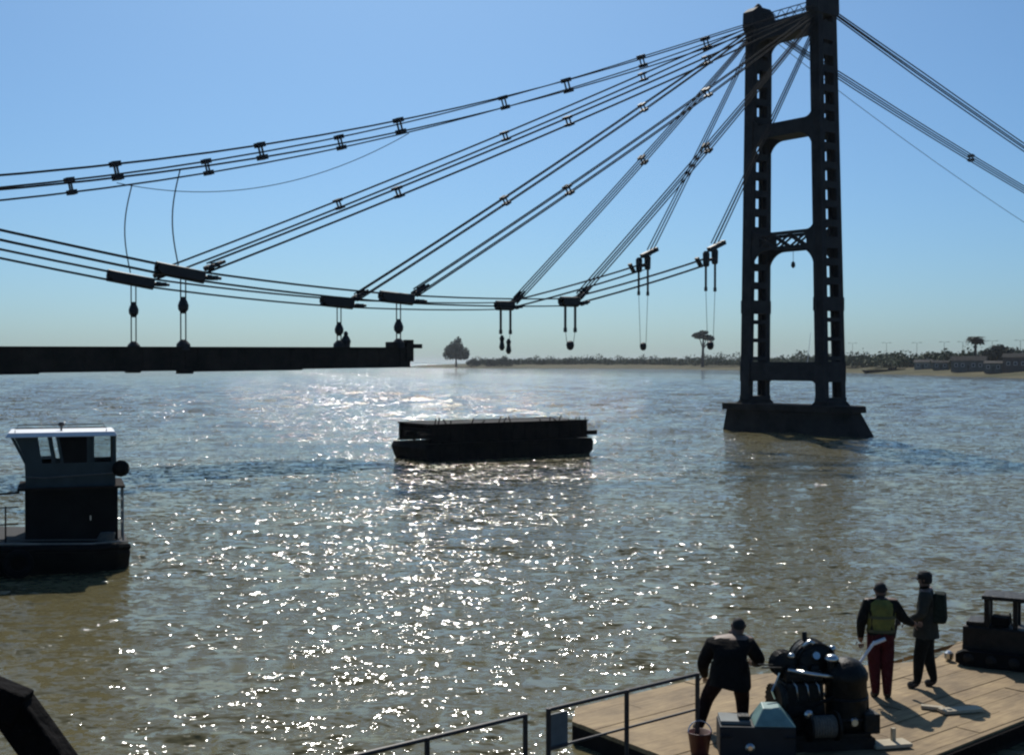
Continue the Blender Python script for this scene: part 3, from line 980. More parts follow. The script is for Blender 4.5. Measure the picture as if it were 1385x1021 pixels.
    for y in (-1.0, -0.2):
        q.tube([(1.30, y, 0.66), (1.30, y, 2.05)], 0.025, 6)
    for z in (1.1, 1.4, 1.7, 2.0):
        q.tube([(1.30, -1.0, z), (1.30, -0.2, z)], 0.018, 5)
    q.build("stern_ladder", mat("galvanised", (0.22, 0.22, 0.21), 0.6, 0.3), t)
    q = MB()
    for x in (-1.5, -2.6, -3.8, -5.0):
        q.tube([(x, -1.75 if x > -4 else -1.55, 0.8), (x, -1.75 if x > -4 else -1.55, 1.75)], 0.022, 6)
    for z in (1.3, 1.72):
        q.tube([(-1.2, -1.75, z), (-3.8, -1.75, z), (-5.0, -1.55, z + 0.1)], 0.018, 5)
    q.build("bow_rail", TUGBLK, t)
build_tug()

# ------------------------------------------------------------------ far bank
def W2(px, D):
    """ground point seen at picture column px at distance D (map work only)"""
    return ((px - 692.5) / 1672.0 * D, D)
def bank_mat():
    m = mat("river_bank", (0.075, 0.080, 0.034), 0.95, 0, 0.35, 0.03, spec=0.1, col2=(0.125, 0.108, 0.06))
    return m
SHORE = [(548, 1300), (640, 1120), (760, 1060), (880, 1010), (990, 840), (1100, 680), (1200, 560), (1290, 470), (1385, 405), (1550, 330), (1800, 270)]
def build_bank():
    pts = []
    for (x0, d0), (x1, d1) in zip(SHORE[:-1], SHORE[1:]):
        for i in range(6):
            s = i / 6
            pts.append(Vector((*W2(x0 + (x1 - x0) * s, d0 + (d1 - d0) * s), 0)))
    pts.append(Vector((*W2(*SHORE[-1]), 0)))
    rows = [(-6, -0.8), (0, 0.05), (6, 0.5), (18, 1.2), (45, 2.5), (95, 3.7), (300, 4.2), (2500, 4.4)]
    inland = Vector((0.62, 0.78, 0))
    vs = []; fs = []
    rs = random.Random(3)
    for i, p in enumerate(pts):
        j = rs.uniform(-7, 7)
        for off, z in rows:
            q = p + inland * (off + (j if off < 100 else 0))
            vs.append((q.x, q.y, z + (rs.uniform(-0.25, 0.25) if off > 0 else 0)))
    n = len(rows)
    for i in range(len(pts) - 1):
        for k in range(n - 1):
            fs.append((i * n + k, (i + 1) * n + k, (i + 1) * n + k + 1, i * n + k + 1))
    o = MB().add(vs, fs).build("far_bank", bank_mat(), None, smooth=True)
    tag(o, kind="structure")
build_bank()

def leaf_mat(name, c):
    m = mat(name, c, 0.85, 0, 0.45, 0.5)
    return m
LEAF = leaf_mat("leaves_dark", (0.035, 0.05, 0.028))
LEAF2 = leaf_mat("leaves_olive", (0.045, 0.072, 0.026))
LEAF3 = leaf_mat("leaves_black_green", (0.016, 0.028, 0.018))
BARK = mat("bark", (0.05, 0.042, 0.034), 0.95, 0, 0.3, 2)

def leaf_cloud(q, lobes, n, size, rs):
    tot = sum(a * b * c for *_, a, b, c in lobes)
    for (cx, cy, cz, a, b, c) in lobes:
        k = max(10, int(n * (a * b * c) / tot))
        for _ in range(k):
            d = Vector((rs.gauss(0, 1), rs.gauss(0, 1), rs.gauss(0, 1))).normalized()
            r = rs.random() ** 0.45
            p = Vector((cx + d.x * a * r, cy + d.y * b * r, cz + d.z * c * r))
            nrm = Vector((rs.gauss(0, 1), rs.gauss(0, 1), rs.gauss(0.5, 1))).normalized()
            x = nrm.orthogonal().normalized(); y = nrm.cross(x)
            sz = size * rs.uniform(0.6, 1.4)
            q.add([p - x * sz, p - y * sz * 0.7, p + x * sz, p + y * sz * 0.7], [(0, 1, 2, 3)])

def tree(name, label, cat, px, D, z0, lobes, trunk_h, trunk_r, n, size, lm, seed, limbs=True, lean=(0, 0), group=None):
    rs = random.Random(seed)
    x, y = W2(px, D)
    root = empty(name, (x, y, z0))
    tag(root, label, cat, group)
    q = MB()
    pts = [(lean[0] * s * trunk_h, lean[1] * s * trunk_h, trunk_h * s) for s in (-0.05, 0.3, 0.65, 1.0)]
    q.tube(pts, [trunk_r * 1.3, trunk_r, trunk_r * 0.8, trunk_r * 0.5], 7)
    if limbs:
        for (cx, cy, cz, a, b, c) in lobes:
            q.tube([pts[2], ((pts[2][0] + cx) / 2, (pts[2][1] + cy) / 2, (pts[2][2] + cz) / 2 + 0.3), (cx, cy, cz)], [trunk_r * 0.5, trunk_r * 0.35, trunk_r * 0.15], 5)
    q.build("trunk", BARK, root)
    q = MB()
    leaf_cloud(q, lobes, n, size, rs)
    q.build("crown", lm, root)
    return root

tree("tall_tree", "tall round crowned tree standing alone at the left tip of the far bank", "tree", 617, 1190, 1.4,
     [(-4, 0, 14, 8.5, 7, 7.5), (5, 1, 13, 8, 7, 7), (0, 0, 20, 7, 6, 5.5), (1.5, 0, 25.5, 3.4, 3.2, 3.4), (-8, 2, 11, 5, 5, 4.5), (8, 0, 10, 5, 5, 4)], 10, 0.9, 2200, 1.0, LEAF, 1)
for i, (px, D, s, lab) in enumerate(((641, 1160, 7.0, "small bush just right of the lone tall tree on the far bank"),
                                     (664, 1140, 6.5, "low bush second to the right of the lone tall tree on the far bank"),
                                     (683, 1135, 8.5, "larger bush third to the right of the lone tall tree on the far bank"))):
    tree("bush", lab, "bush", px, D, 0.8, [(-s * .4, 0, s * .55, s * .75, s * .6, s * .5), (s * .5, 0, s * .45, s * .6, s * .6, s * .42), (0, 0, s * .85, s * .5, s * .5, s * .4)], s * .5, 0.25, 420, 0.8, LEAF, 20 + i, group="bushes at the far bank tip")
tree("umbrella_tree", "tall flat topped tree on a bare trunk left of the bridge tower", "tree", 950, 960, 1.5,
     [(-3, 0, 24.5, 5.2, 4.5, 2.6), (3.5, 0, 23.0, 5, 4.5, 2.2), (0.5, 0, 26.6, 4, 3.5, 1.8), (7, 0, 21.8, 2.5, 2.5, 1.6)], 22, 1.15, 1000, 0.9, LEAF3, 7, lean=(0.03, 0))
# palm at the right
def palm(px, D, z0, h, label, seed):
    rs = random.Random(seed)
    x, y = W2(px, D)
    r = empty("palm_tree", (x, y, z0)); tag(r, label, "palm tree")
    MB().tube([(0, 0, -0.3), (0.15, 0, h * .4), (0.05, 0, h * .75), (0.1, 0, h)], [0.75, 0.55, 0.55, 0.5], 8).build("trunk", BARK, r)
    q = MB()
    for i in range(110):
        a = rs.uniform(0, 2 * math.pi); up = rs.uniform(-0.25, 0.9); L = rs.uniform(3.4, 5.2)
        prev = Vector((0.1, 0, h)); d = Vector((math.cos(a), math.sin(a), up)).normalized()
        side = Vector((-math.sin(a), math.cos(a), 0))
        pl = []
        for k in range(5):
            w = (0.3, 0.8, 0.85, 0.6, 0.12)[k]
            pl += [prev - side * w, prev + side * w]
            prev = prev + d * L / 4; d = (d + Vector((0, 0, -0.32))).normalized()
        q.add(pl, [(2 * k, 2 * k + 1, 2 * k + 3, 2 * k + 2) for k in range(4)])
    q.build("crown", LEAF3, r)
palm(1319, 520, 2.2, 12.6, "tall dark palm rising above the houses on the far right bank", 4)
tree("dome_tree", "broad dark dome shaped tree right of the palm on the far bank", "tree", 1350, 500, 2.6,
     [(0, 0, 6.2, 6.0, 4.5, 3.6), (-4, 0, 5.0, 3.8, 3.5, 2.8), (4, 0, 5.0, 4.0, 3.5, 2.8), (0, 0, 7.8, 3.8, 3.5, 2.2)], 4.2, 0.5, 2200, 0.5, LEAF3, 9)
tree("small_tree", "small round tree left of the palm above the grey houses", "tree", 1281, 560, 2.4, [(0, 0, 5.2, 2.4, 2.4, 2.0), (1.6, 0, 4.2, 1.8, 1.8, 1.5)], 4.2, 0.3, 350, 0.5, LEAF, 12)
tree("small_tree", "small dark tree at the right end of the hedge row on the far bank", "tree", 1256, 590, 2.4, [(0, 0, 5.4, 2.8, 2.4, 2.2), (-2.4, 0, 4.2, 2.4, 2, 1.8)], 4.2, 0.3, 350, 0.5, LEAF, 13)
tree("small_tree", "dark tree at the right picture edge behind the long house", "tree", 1372, 520, 2.4, [(0, 0, 7.2, 3.4, 3, 2.2), (-3, 0, 6.0, 3, 3, 1.8), (3, 0, 6.2, 3, 3, 2)], 5.0, 0.4, 420, 0.5, LEAF, 14)

# continuous low wood along the bank
q = MB()
rs = random.Random(77)
for (x0, d0), (x1, d1) in zip(SHORE[1:-1], SHORE[2:]):
    if x0 > 1300: break
    steps = 44
    for i in range(steps):
        s = (i + rs.random()) / steps
        d = (d0 + (d1 - d0) * s) + rs.uniform(75, 130)
        x, y = W2(x0 + (x1 - x0) * s, d)
        h = rs.uniform(3.0, 6.4)
        if rs.random() < 0.18: h *= 1.5
        w = rs.uniform(4, 9)
        leaf_cloud(q, [(x, y, 3.4 + h * 0.5, w, 4, h * 0.6)], 120, 0.75, rs)
o = q.build("treeline", LEAF2, None)
tag(o, "low dark green wood running along the far bank", "trees", kind="stuff")

# ------------------------------------------------------------------ houses, lamps, boats on the far bank
def house(px, D, z0, w, d, h, rh, rz, wall, roof, label, wins, door=None):
    x, y = W2(px, D)
    r = empty("house", (x, y, z0), rz)
    tag(r, label, "house", "houses on the far right bank")
    wl = MB().box((0, 0, h / 2 - 0.3), (w, d, h + 0.6)).build("wall", wall, r)
    q = MB()
    e = 0.4
    q.prism([(-w / 2 - e, -d / 2 - e, h), (w / 2 + e, -d / 2 - e, h), (w / 2 + e, d / 2 + e, h), (-w / 2 - e, d / 2 + e, h)],
            [(-w / 2 - e, -0.1, h + rh), (w / 2 + e, -0.1, h + rh), (w / 2 + e, 0.1, h + rh), (-w / 2 - e, 0.1, h + rh)])
    rf = q.build("roof", roof, r)
    MB().box((w * 0.25, 0.3, h + rh), (0.6, 0.6, 1.0)).build("chimney", wall, rf)
    for wx in wins:
        f = MB().box((wx, -d / 2 - 0.02, h * 0.55), (1.2, 0.08, 1.3)).build("window", WHITE, r)
        MB().box((wx, -d / 2 - 0.07, h * 0.55), (0.95, 0.04, 1.05)).build("pane", GLASSD, f)
    if door is not None:
        MB().box((door, -d / 2 - 0.03, 1.0), (1.0, 0.08, 2.0)).build("door", GLASSD, r)
W_GREY = mat("wall_grey", (0.11, 0.115, 0.105), 0.9, 0, 0.2, 0.6)
W_CREAM = mat("wall_pale", (0.24, 0.235, 0.20), 0.9, 0, 0.2, 0.6)
W_BROWN = mat("wall_brown", (0.10, 0.08, 0.07), 0.9, 0, 0.2, 0.6)
ROOF_D = mat("roof_dark", (0.03, 0.03, 0.03), 0.95, 0, 0.4, 1, spec=0.1)
ROOF_G = mat("roof_grey", (0.075, 0.072, 0.068), 0.95, 0, 0.4, 1, spec=0.1)
house(1249, 575, 2.4, 7.5, 6, 3.0, 1.2, R(-25), W_CREAM, ROOF_G, "pale small house at the left end of the houses on the far bank", (-2, 1.5), 0)
house(1273, 545, 2.4, 6.5, 6, 2.8, 1.0, R(-25), W_GREY, ROOF_D, "grey house between the pale house and the palm on the far bank", (-1.6, 1.8), 0.2)
house(1311, 495, 2.0, 13, 7, 4.0, 1.8, R(-28), W_GREY, ROOF_D, "wide grey house in front of the palm on the far bank", (-4.5, -2, 2, 4.6), 0.2)
house(1345, 472, 1.8, 6.5, 6, 3.2, 0.9, R(-30), W_GREY, ROOF_G, "grey shed below the dome shaped tree on the far bank", (-1.8, 1.8), 0)
house(1381, 465, 2.0, 12, 7, 5.2, 1.5, R(-30), W_BROWN, ROOF_D, "brown long house at the right edge of the picture on the far bank", (-4, -1.5, 1.2), 3.6)

def lamp_post(px, D, h, lab):
    x, y = W2(px, D)
    r = empty("street_lamp", (x, y, 2.2)); tag(r, lab, "street lamp", "street lamps along the far bank")
    MB().tube([(0, 0, 0), (0, 0, h)], [0.12, 0.07], 6).build("pole", CABLE, r)
    for s in (-1, 1):
        MB().tube([(0, 0, h - 0.1), (s * 0.9, 0, h + 0.25), (s * 1.6, 0, h + 0.25)], 0.05, 5).build("arm", CABLE, r)
        MB().box((s * 1.9, 0, h + 0.22), (1.1, 0.35, 0.18)).build("lamp_head", CABLE, r)
for i, (px, D, h) in enumerate(((1153, 680, 13.5), (1199, 640, 13), (1240, 610, 12.6), (1277, 590, 12.6), (1302, 570, 12.4), (1342, 545, 12.4), (1380, 520, 12.2))):
    lamp_post(px, D, h, f"thin double armed street lamp, {['first','second','third','fourth','fifth','sixth','seventh'][i]} to the right of the tower on the far bank")

# sailing boat with a slanting mast seen through the tower
x, y = W2(1090, 640)
r = empty("sailing_boat", (x, y, 0)); tag(r, "small sailing boat with tall slanting pale mast seen through the tower opening", "boat")
MB().prism([(-4, -0.6, -0.2), (3, -0.7, -0.2), (4.2, 0, -0.2), (3, 0.7, -0.2), (-4, 0.6, -0.2)], [(-4.3, -1.1, 1.0), (3.4, -1.0, 1.1), (5.2, 0, 1.3), (3.4, 1.0, 1.1), (-4.3, 1.1, 1.0)]).build("hull", WHITE, r)
MB().box((-0.6, 0, 1.3), (3.4, 1.3, 0.7), taper=(0.8, 0.7)).build("cabin", WHITE, r)
MB().tube([(0.4, 0, 1.0), (2.4, 0, 20.5)], [0.16, 0.10], 6).build("mast", WHITE, r)
MB().tube([(0.5, 0, 2.2), (-3.6, 0, 2.4)], 0.08, 6).build("boom", WHITE, r)
# dark beached barge
x, y = W2(1196, 590)
r = empty("beached_barge", (x, y, 0.9), R(18)); tag(r, "low black barge lying on the muddy far bank right of the tower", "barge")
MB().prism([(-9, -2, -1.2), (8, -2, -1.2), (8, 2, -1.2), (-9, 2, -1.2)], [(-11, -2.4, 0.7), (10.5, -2.4, 1.2), (10.5, 2.4, 1.2), (-11, 2.4, 0.7)]).build("hull", TUGBLK, r)
MB().box((4.5, 0, 1.5), (3.4, 2.6, 0.9), taper=(0.92, 0.9)).build("hatch", TUGBLK, r)
MB().bar((-10.8, -2.35, 0.75), (10.3, -2.35, 1.22), 0.2, 0.2).build("rubbing_strake", RUBBER, r)

# ------------------------------------------------------------------ work raft in the foreground
DZ = 0.30
UX, UY = 0.77, 0.64
UL = math.hypot(UX, UY); UX /= UL; UY /= UL
RAFT = [(3.6, 12.6), (1.85, 15.74), (0.84, 17.2), (0.92, 17.9), (2.9, 19.5), (7.1, 20.75), (8.0, 22.1), (11.5, 22.4), (11.2, 20.8), (7.14, 17.24), (5.43, 15.74), (4.2, 14.6)]
def clip(poly, nx, ny, c):
    out = []
    for i in range(len(poly)):
        a, b = poly[i], poly[(i + 1) % len(poly)]
        da, db = a[0] * nx + a[1] * ny - c, b[0] * nx + b[1] * ny - c
        if da >= 0: out.append(a)
        if (da >= 0) != (db >= 0):
            t = da / (da - db)
            out.append((a[0] + (b[0] - a[0]) * t, a[1] + (b[1] - a[1]) * t))
    return out
def build_raft():
    ox, oy = 5.5, 18.0
    r = empty("work_raft", (ox, oy, 0))
    tag(r, "low brown planked work raft at the lower right carrying men and machines", "raft")
    hull = [(x - ox, y - oy) for x, y in RAFT]
    MB().prism([(x, y, -0.5) for x, y in hull], [(x, y, DZ - 0.06) for x, y in hull]).build("hull", RUST, r)
    # planks run along the raft
    vx, vy = -UY, UX
    vals = [p[0] * vx + p[1] * vy for p in RAFT]
    v = min(vals)
    rs = random.Random(9)
    while v < max(vals):
        w = rs.uniform(0.30, 0.40)
        c = clip(clip(RAFT, vx, vy, v), -vx, -vy, -(v + w - 0.007))
        v += w
        if len(c) < 3: continue
        # butt joints along the board
        us = [p[0] * UX + p[1] * UY for p in c]
        u = min(us) - rs.uniform(0, 2)
        while u < max(us):
            l = rs.uniform(2.6, 4.2)
            d = clip(clip(c, UX, UY, u), -UX, -UY, -(u + l - 0.012))
            u += l
            if len(d) < 3: continue
            dz = rs.uniform(-0.008, 0.006)
            MB().prism([(x - ox, y - oy, DZ - 0.06) for x, y in d], [(x - ox, y - oy, DZ + dz) for x, y in d]).build("plank", PLANK, r)
    # kerb timber along the near right edge
    a, b = (4.3 - ox, 14.75 - oy), (11.0 - ox, 20.65 - oy)
    MB().bar((*a, DZ - 0.12), (*b, DZ - 0.12), 0.14, 0.16).build("edge_timber", TIMBER, r)
    # small cleats on the near edge
    for s in (0.80,):
        x, y = a[0] + (b[0] - a[0]) * s, a[1] + (b[1] - a[1]) * s
        MB().lathe([(0.06, 0), (0.045, 0.12), (0.08, 0.15), (0.08, 0.19)], (x - 0.08, y + 0.1, DZ), 8).build("bollard", RUST, r)
build_raft()

# gangway with railing reaching the raft from the lower left
def build_gangway():
    x0, y0 = -3.6, 10.87
    g = empty("gangway", (x0, y0, 0))
    tag(g, "dark gangway with brown pipe railing leading onto the raft from below", "gangway")
    P = lambda s, v, z: (0.42 - x0 + UX * s - UY * v, 14.2 - y0 + UY * s + UX * v, z)
    MB().prism([P(-5.2, -1.3, 0.1), P(1.9, -1.3, 0.1), P(1.9, 0.05, 0.1), P(-5.2, 0.05, 0.1)], [P(-5.2, -1.3, DZ - 0.04), P(1.9, -1.3, DZ - 0.04), P(1.9, 0.05, DZ - 0.04), P(-5.2, 0.05, DZ - 0.04)]).build("walkway", TIMBER, g)
    for s, e in ((-5.2, -0.35), (0.0, 2.55)):
        MB().tube([P(s, 0, DZ + 1.0), P(e, 0, DZ + 1.0)], 0.026, 7).build("top_rail", RAILM, g)
        MB().tube([P(s, 0, DZ + 0.55), P(e, 0, DZ + 0.55)], 0.016, 6).build("mid_rail", RAILM, g)
    for s in (-5.0, -3.4, -1.72, -0.35, 0.0, 1.27, 2.55):
        MB().tube([P(s, 0, DZ - 0.1), P(s, 0, DZ + 1.02)], 0.030, 7).build("rail_post", RAILM, g)
    MB().box(P(0.17, 0.03, DZ + 0.72), (0.30, 0.02, 0.42), rz=math.atan2(UY, UX)).build("notice_plate", mat("plate_grey", (0.16, 0.17, 0.165), 0.6), g)
build_gangway()

# ------------------------------------------------------------------ people
def person(label, loc, rz, J, rad, mats, zones, extras=None):
    """J: joint -> (x, y, z) in the person's own frame (facing +y). One skin-grown body."""
    chain = [("pelvis", "spine"), ("spine", "chest"), ("chest", "neck"), ("neck", "headlow"), ("headlow", "head"), ("head", "crown"),
             ("chest", "shL"), ("shL", "elL"), ("elL", "wrL"), ("wrL", "palmL"), ("chest", "shR"), ("shR", "elR"), ("elR", "wrR"), ("wrR", "palmR"),
             ("pelvis", "hipL"), ("hipL", "knL"), ("knL", "anL"), ("anL", "toL"), ("pelvis", "hipR"), ("hipR", "knR"), ("knR", "anR"), ("anR", "toR")]
    names = list(J.keys())
    verts = [Vector(J[n]) for n in names]
    edges = [(names.index(a), names.index(b)) for a, b in chain]
    R_ = [rad[n.rstrip("LR")] if n.rstrip("LR") in rad else rad[n] for n in names]
    roots = [names.index("pelvis")]
    # five fingers on each hand, rooted in the palm
    for s in "LR":
        pal = Vector(J["palm" + s]); wr = Vector(J["wr" + s])
        d = (pal - wr).normalized()
        side = d.cross(Vector((0, 1, 0)))
        side = side.normalized() if side.length > 0.1 else Vector((1, 0, 0))
        nrm = d.cross(side).normalized()
        for i, (off, l) in enumerate(((-0.030, 0.060), (-0.010, 0.075), (0.010, 0.07), (0.030, 0.055), (-0.045, 0.045))):
            base = pal + side * off + (d * 0.02 if i < 4 else -d * 0.02)
            dd = d if i < 4 else (d * 0.6 + side * -0.8).normalized()
            b0 = len(verts)
            verts += [base, base + dd * l * 0.55 + nrm * 0.008, base + dd * l + nrm * 0.03]
            R_ += [0.011, 0.010, 0.008]
            edges += [(b0, b0 + 1), (b0 + 1, b0 + 2)]
            roots.append(b0)
    me = bpy.data.meshes.new("tmp_person")
    me.from_pydata([tuple(v) for v in verts], edges, [])
    ob = bpy.data.objects.new("tmp_person", me)
    COL.objects.link(ob)
    ob.modifiers.new("skin", 'SKIN').use_smooth_shade = True
    sd = ob.modifiers.new("sub", 'SUBSURF'); sd.levels = 2; sd.render_levels = 2
    for i, v in enumerate(me.skin_vertices[0].data):
        rr = R_[i]
        v.radius = rr if isinstance(rr, tuple) else (rr, rr)
        v.use_root = i in roots
    dg = bpy.context.evaluated_depsgraph_get()
    ev = ob.evaluated_get(dg)
    body = bpy.data.meshes.new_from_object(ev)
    bpy.data.objects.remove(ob)
    # face features joined to the same mesh
    bm = bmesh.new(); bm.from_mesh(body)
    hd = Vector(J["head"]); cr = Vector(J["crown"])
    yaw = J.get("_yaw", 0)
    body_faces = len(bm.faces)
    q = MB()
    Mh = Matrix.Translation(hd) @ Matrix.Rotation(zones.get("head_yaw", 0), 4, 'Z')
    q.add([Mh @ Vector(v) for v in ((-0.016, 0.088, -0.005), (0.016, 0.088, -0.005), (0, 0.092, 0.045), (0, 0.122, -0.008), (0, 0.09, -0.018))], [(0, 3, 2), (3, 1, 2), (0, 4, 3), (4, 1, 3)])
    for s in (-1, 1):
        q.lathe([(0.004, -0.03), (0.017, -0.01), (0.018, 0.012), (0.006, 0.03)], Mh @ Vector((s * 0.088, -0.005, 0.005)), 6)
        q.lathe([(0.004, -0.008), (0.013, 0), (0.004, 0.008)], Mh @ Vector((s * 0.033, 0.084, 0.03)), 6)
    q.box(Mh @ Vector((0, 0.085, -0.045)), (0.05, 0.012, 0.012))
    vmap = [bm.verts.new(v) for v in q.v]
    for f in q.f:
        try: bm.faces.new([vmap[i] for i in f])
        except ValueError: pass
    bm.to_mesh(body); bm.free()
    for m in mats: body.materials.append(m)
    wrs = [Vector(J["wrL"]), Vector(J["wrR"])]; pls = [Vector(J["palmL"]), Vector(J["palmR"])]
    for p in body.polygons:
        c = p.center
        p.use_smooth = True
        hand = any((c - pl).length < 0.115 for pl in pls)
        if c.z > zones["neck"] or hand: k = 2
        elif c.z < zones["shoe"]: k = 3
        elif c.z < zones["waist"] and not any((c - w).length < 0.34 and abs(c.x) > zones.get("armx", 0.2) for w in wrs): k = 1
        else: k = 0
        p.material_index = k
    body.name = "person"
    o = bpy.data.objects.new("person", body)
    COL.objects.link(o)
    o.location = loc; o.rotation_euler = (0, 0, rz)
    tag(o, label, "person")
    return o

RAD = dict(pelvis=(0.185, 0.145), spine=(0.185, 0.14), chest=(0.205, 0.145), neck=0.066, headlow=0.078, head=(0.104, 0.118), crown=0.075,
           sh=0.104, el=0.08, wr=0.052, palm=(0.048, 0.03), hip=0.135, kn=0.103, an=0.064, to=(0.058, 0.05))
def joints(**kw):
    J = dict(pelvis=(0, 0, 0.95), spine=(0, 0, 1.12), chest=(0, 0, 1.36), neck=(0, 0.0, 1.50), headlow=(0, 0.02, 1.55), head=(0, 0.03, 1.63), crown=(0, 0.015, 1.69),
             shL=(-0.20, 0, 1.42), elL=(-0.27, -0.02, 1.15), wrL=(-0.27, 0.07, 0.91), palmL=(-0.27, 0.09, 0.83),
             shR=(0.20, 0, 1.42), elR=(0.27, -0.02, 1.15), wrR=(0.27, 0.07, 0.91), palmR=(0.27, 0.09, 0.83),
             hipL=(-0.095, 0, 0.90), knL=(-0.105, 0.02, 0.50), anL=(-0.11, -0.02, 0.085), toL=(-0.12, 0.13, 0.045),
             hipR=(0.095, 0, 0.90), knR=(0.105, 0.02, 0.50), anR=(0.11, -0.02, 0.085), toR=(0.12, 0.13, 0.045))
    J.update(kw)
    return J
def hair(o, J, yaw=0):
    """a cap of hair: an open ellipsoid shell, lower at the nape than at the brow"""
    q = MB()
    hd = Vector(J["head"]) + Vector((0, -0.006, 0.012))
    nu, nv = 16, 7
    vs = []; fs = []
    for j in range(nv + 1):
        for i in range(nu):
            u = 2 * math.pi * i / nu
            front = (math.sin(u) + 1) / 2                     # 1 at the brow
            low = -0.45 + 0.85 * front
            el = low + (math.pi / 2 - low) * j / nv
            wob = 1 + 0.03 * math.sin(5 * u + j)
            vs.append(hd + Vector((0.090 * wob * math.cos(el) * math.cos(u), 0.104 * wob * math.cos(el) * math.sin(u), 0.108 * math.sin(el))))
    for j in range(nv):
        for i in range(nu):
            fs.append((j * nu + i, j * nu + (i + 1) % nu, (j + 1) * nu + (i + 1) % nu, (j + 1) * nu + i))
    q.add(vs, fs)
    return q.build("hair", HAIR, o, smooth=True)

JACK1 = mat("jacket_black_brown", (0.009, 0.0075, 0.006), 0.95, 0, 0.4, 8, 0.9, 9, spec=0.2)
PANT1 = mat("trousers_dark_red_brown", (0.014, 0.006, 0.006), 0.95, 0, 0.3, 8, 0.9, 9, spec=0.2)
SHIRT2 = mat("shirt_dark_green", (0.010, 0.011, 0.009), 0.95, 0, 0.3, 8, 0.9, 9, spec=0.2)
PANT2 = mat("trousers_maroon", (0.062, 0.012, 0.014), 0.95, 0, 0.3, 8, 0.9, 9, spec=0.2)
VEST = mat("vest_yellow_green", (0.16, 0.155, 0.036), 0.8, 0, 0.3, 8, 0.8, 9, spec=0.3)
JACK3 = mat("jacket_grey_green", (0.036, 0.038, 0.031), 0.95, 0, 0.3, 8, 0.9, 9, spec=0.2)
PANT3 = mat("trousers_black_green", (0.008, 0.010, 0.009), 0.95, 0, 0.3, 8, 0.9, 9, spec=0.2)
PACK = mat("bag_dark_green", (0.016, 0.024, 0.017), 0.95, 0, 0.3, 8, 0.9, 9, spec=0.2)

# the man by the machine, legs apart, weight on his right-hand side of the picture
J1 = joints(pelvis=(0.0, -0.12, 0.84), spine=(0.0, -0.02, 1.00), chest=(0.02, 0.16, 1.14), neck=(0.07, 0.21, 1.27), headlow=(0.11, 0.24, 1.325), head=(0.13, 0.26, 1.40), crown=(0.135, 0.26, 1.465),
            shL=(-0.24, 0.15, 1.15), elL=(-0.36, 0.16, 0.88), wrL=(-0.33, 0.32, 0.70), palmL=(-0.32, 0.38, 0.64),
            shR=(0.27, 0.17, 1.17), elR=(0.42, 0.20, 0.94), wrR=(0.36, 0.42, 0.86), palmR=(0.33, 0.50, 0.84),
            hipL=(-0.12, -0.10, 0.80), knL=(-0.30, 0.06, 0.46), anL=(-0.40, -0.06, 0.085), toL=(-0.46, 0.09, 0.045),
            hipR=(0.12, -0.10, 0.80), knR=(0.18, 0.10, 0.46), anR=(0.18, -0.04, 0.085), toR=(0.20, 0.12, 0.045))
R1 = dict(RAD); R1.update(pelvis=(0.25, 0.18), spine=(0.26, 0.19), chest=(0.27, 0.18), sh=0.125, el=0.095, wr=0.06, hip=0.14, kn=0.105)
p1 = person("man in bulky dark jacket stooping with legs apart beside the black machine", (2.95, 16.72, DZ - 0.022), R(-8), J1, R1, [JACK1, PANT1, SKIN, SHOE], dict(neck=1.265, shoe=0.10, waist=0.74, armx=0.25))
hair(p1, J1)
q = MB(); vs = []; fs = []; n = 16
for a, b, z in ((0.28, 0.22, 0.66), (0.275, 0.21, 0.82), (0.25, 0.19, 0.97)):
    for k in range(n):
        t_ = 2 * math.pi * k / n
        vs.append((0.005 + a * math.cos(t_), -0.12 + (z - 0.66) * 0.35 + b * math.sin(t_), z + 0.03 * math.sin(2 * t_)))
for i in range(2):
    for k in range(n):
        fs.append((i * n + k, i * n + (k + 1) % n, (i + 1) * n + (k + 1) % n, (i + 1) * n + k))
q.add(vs, fs).build("jacket_skirt", JACK1, p1, smooth=True)
# the man in the yellow-green vest, seen from behind, one arm held out
J2 = joints(elL=(-0.29, -0.03, 1.14), wrL=(-0.28, 0.07, 0.90), palmL=(-0.27, 0.10, 0.82),
            elR=(0.34, 0.02, 1.20), wrR=(0.50, 0.16, 1.10), palmR=(0.57, 0.20, 1.09), anL=(-0.07, -0.02, 0.085), toL=(-0.09, 0.13, 0.045), anR=(0.09, -0.05, 0.085), toR=(0.12, 0.10, 0.045), knL=(-0.085, 0.02, .5), knR=(0.095, 0.0, .5))
p2 = person("man in yellow green vest and maroon trousers seen from behind on the raft", (5.50, 18.4, DZ - 0.022), R(-6), J2, RAD, [SHIRT2, PANT2, SKIN, SHOE], dict(neck=1.49, shoe=0.10, waist=0.98))
hair(p2, J2)
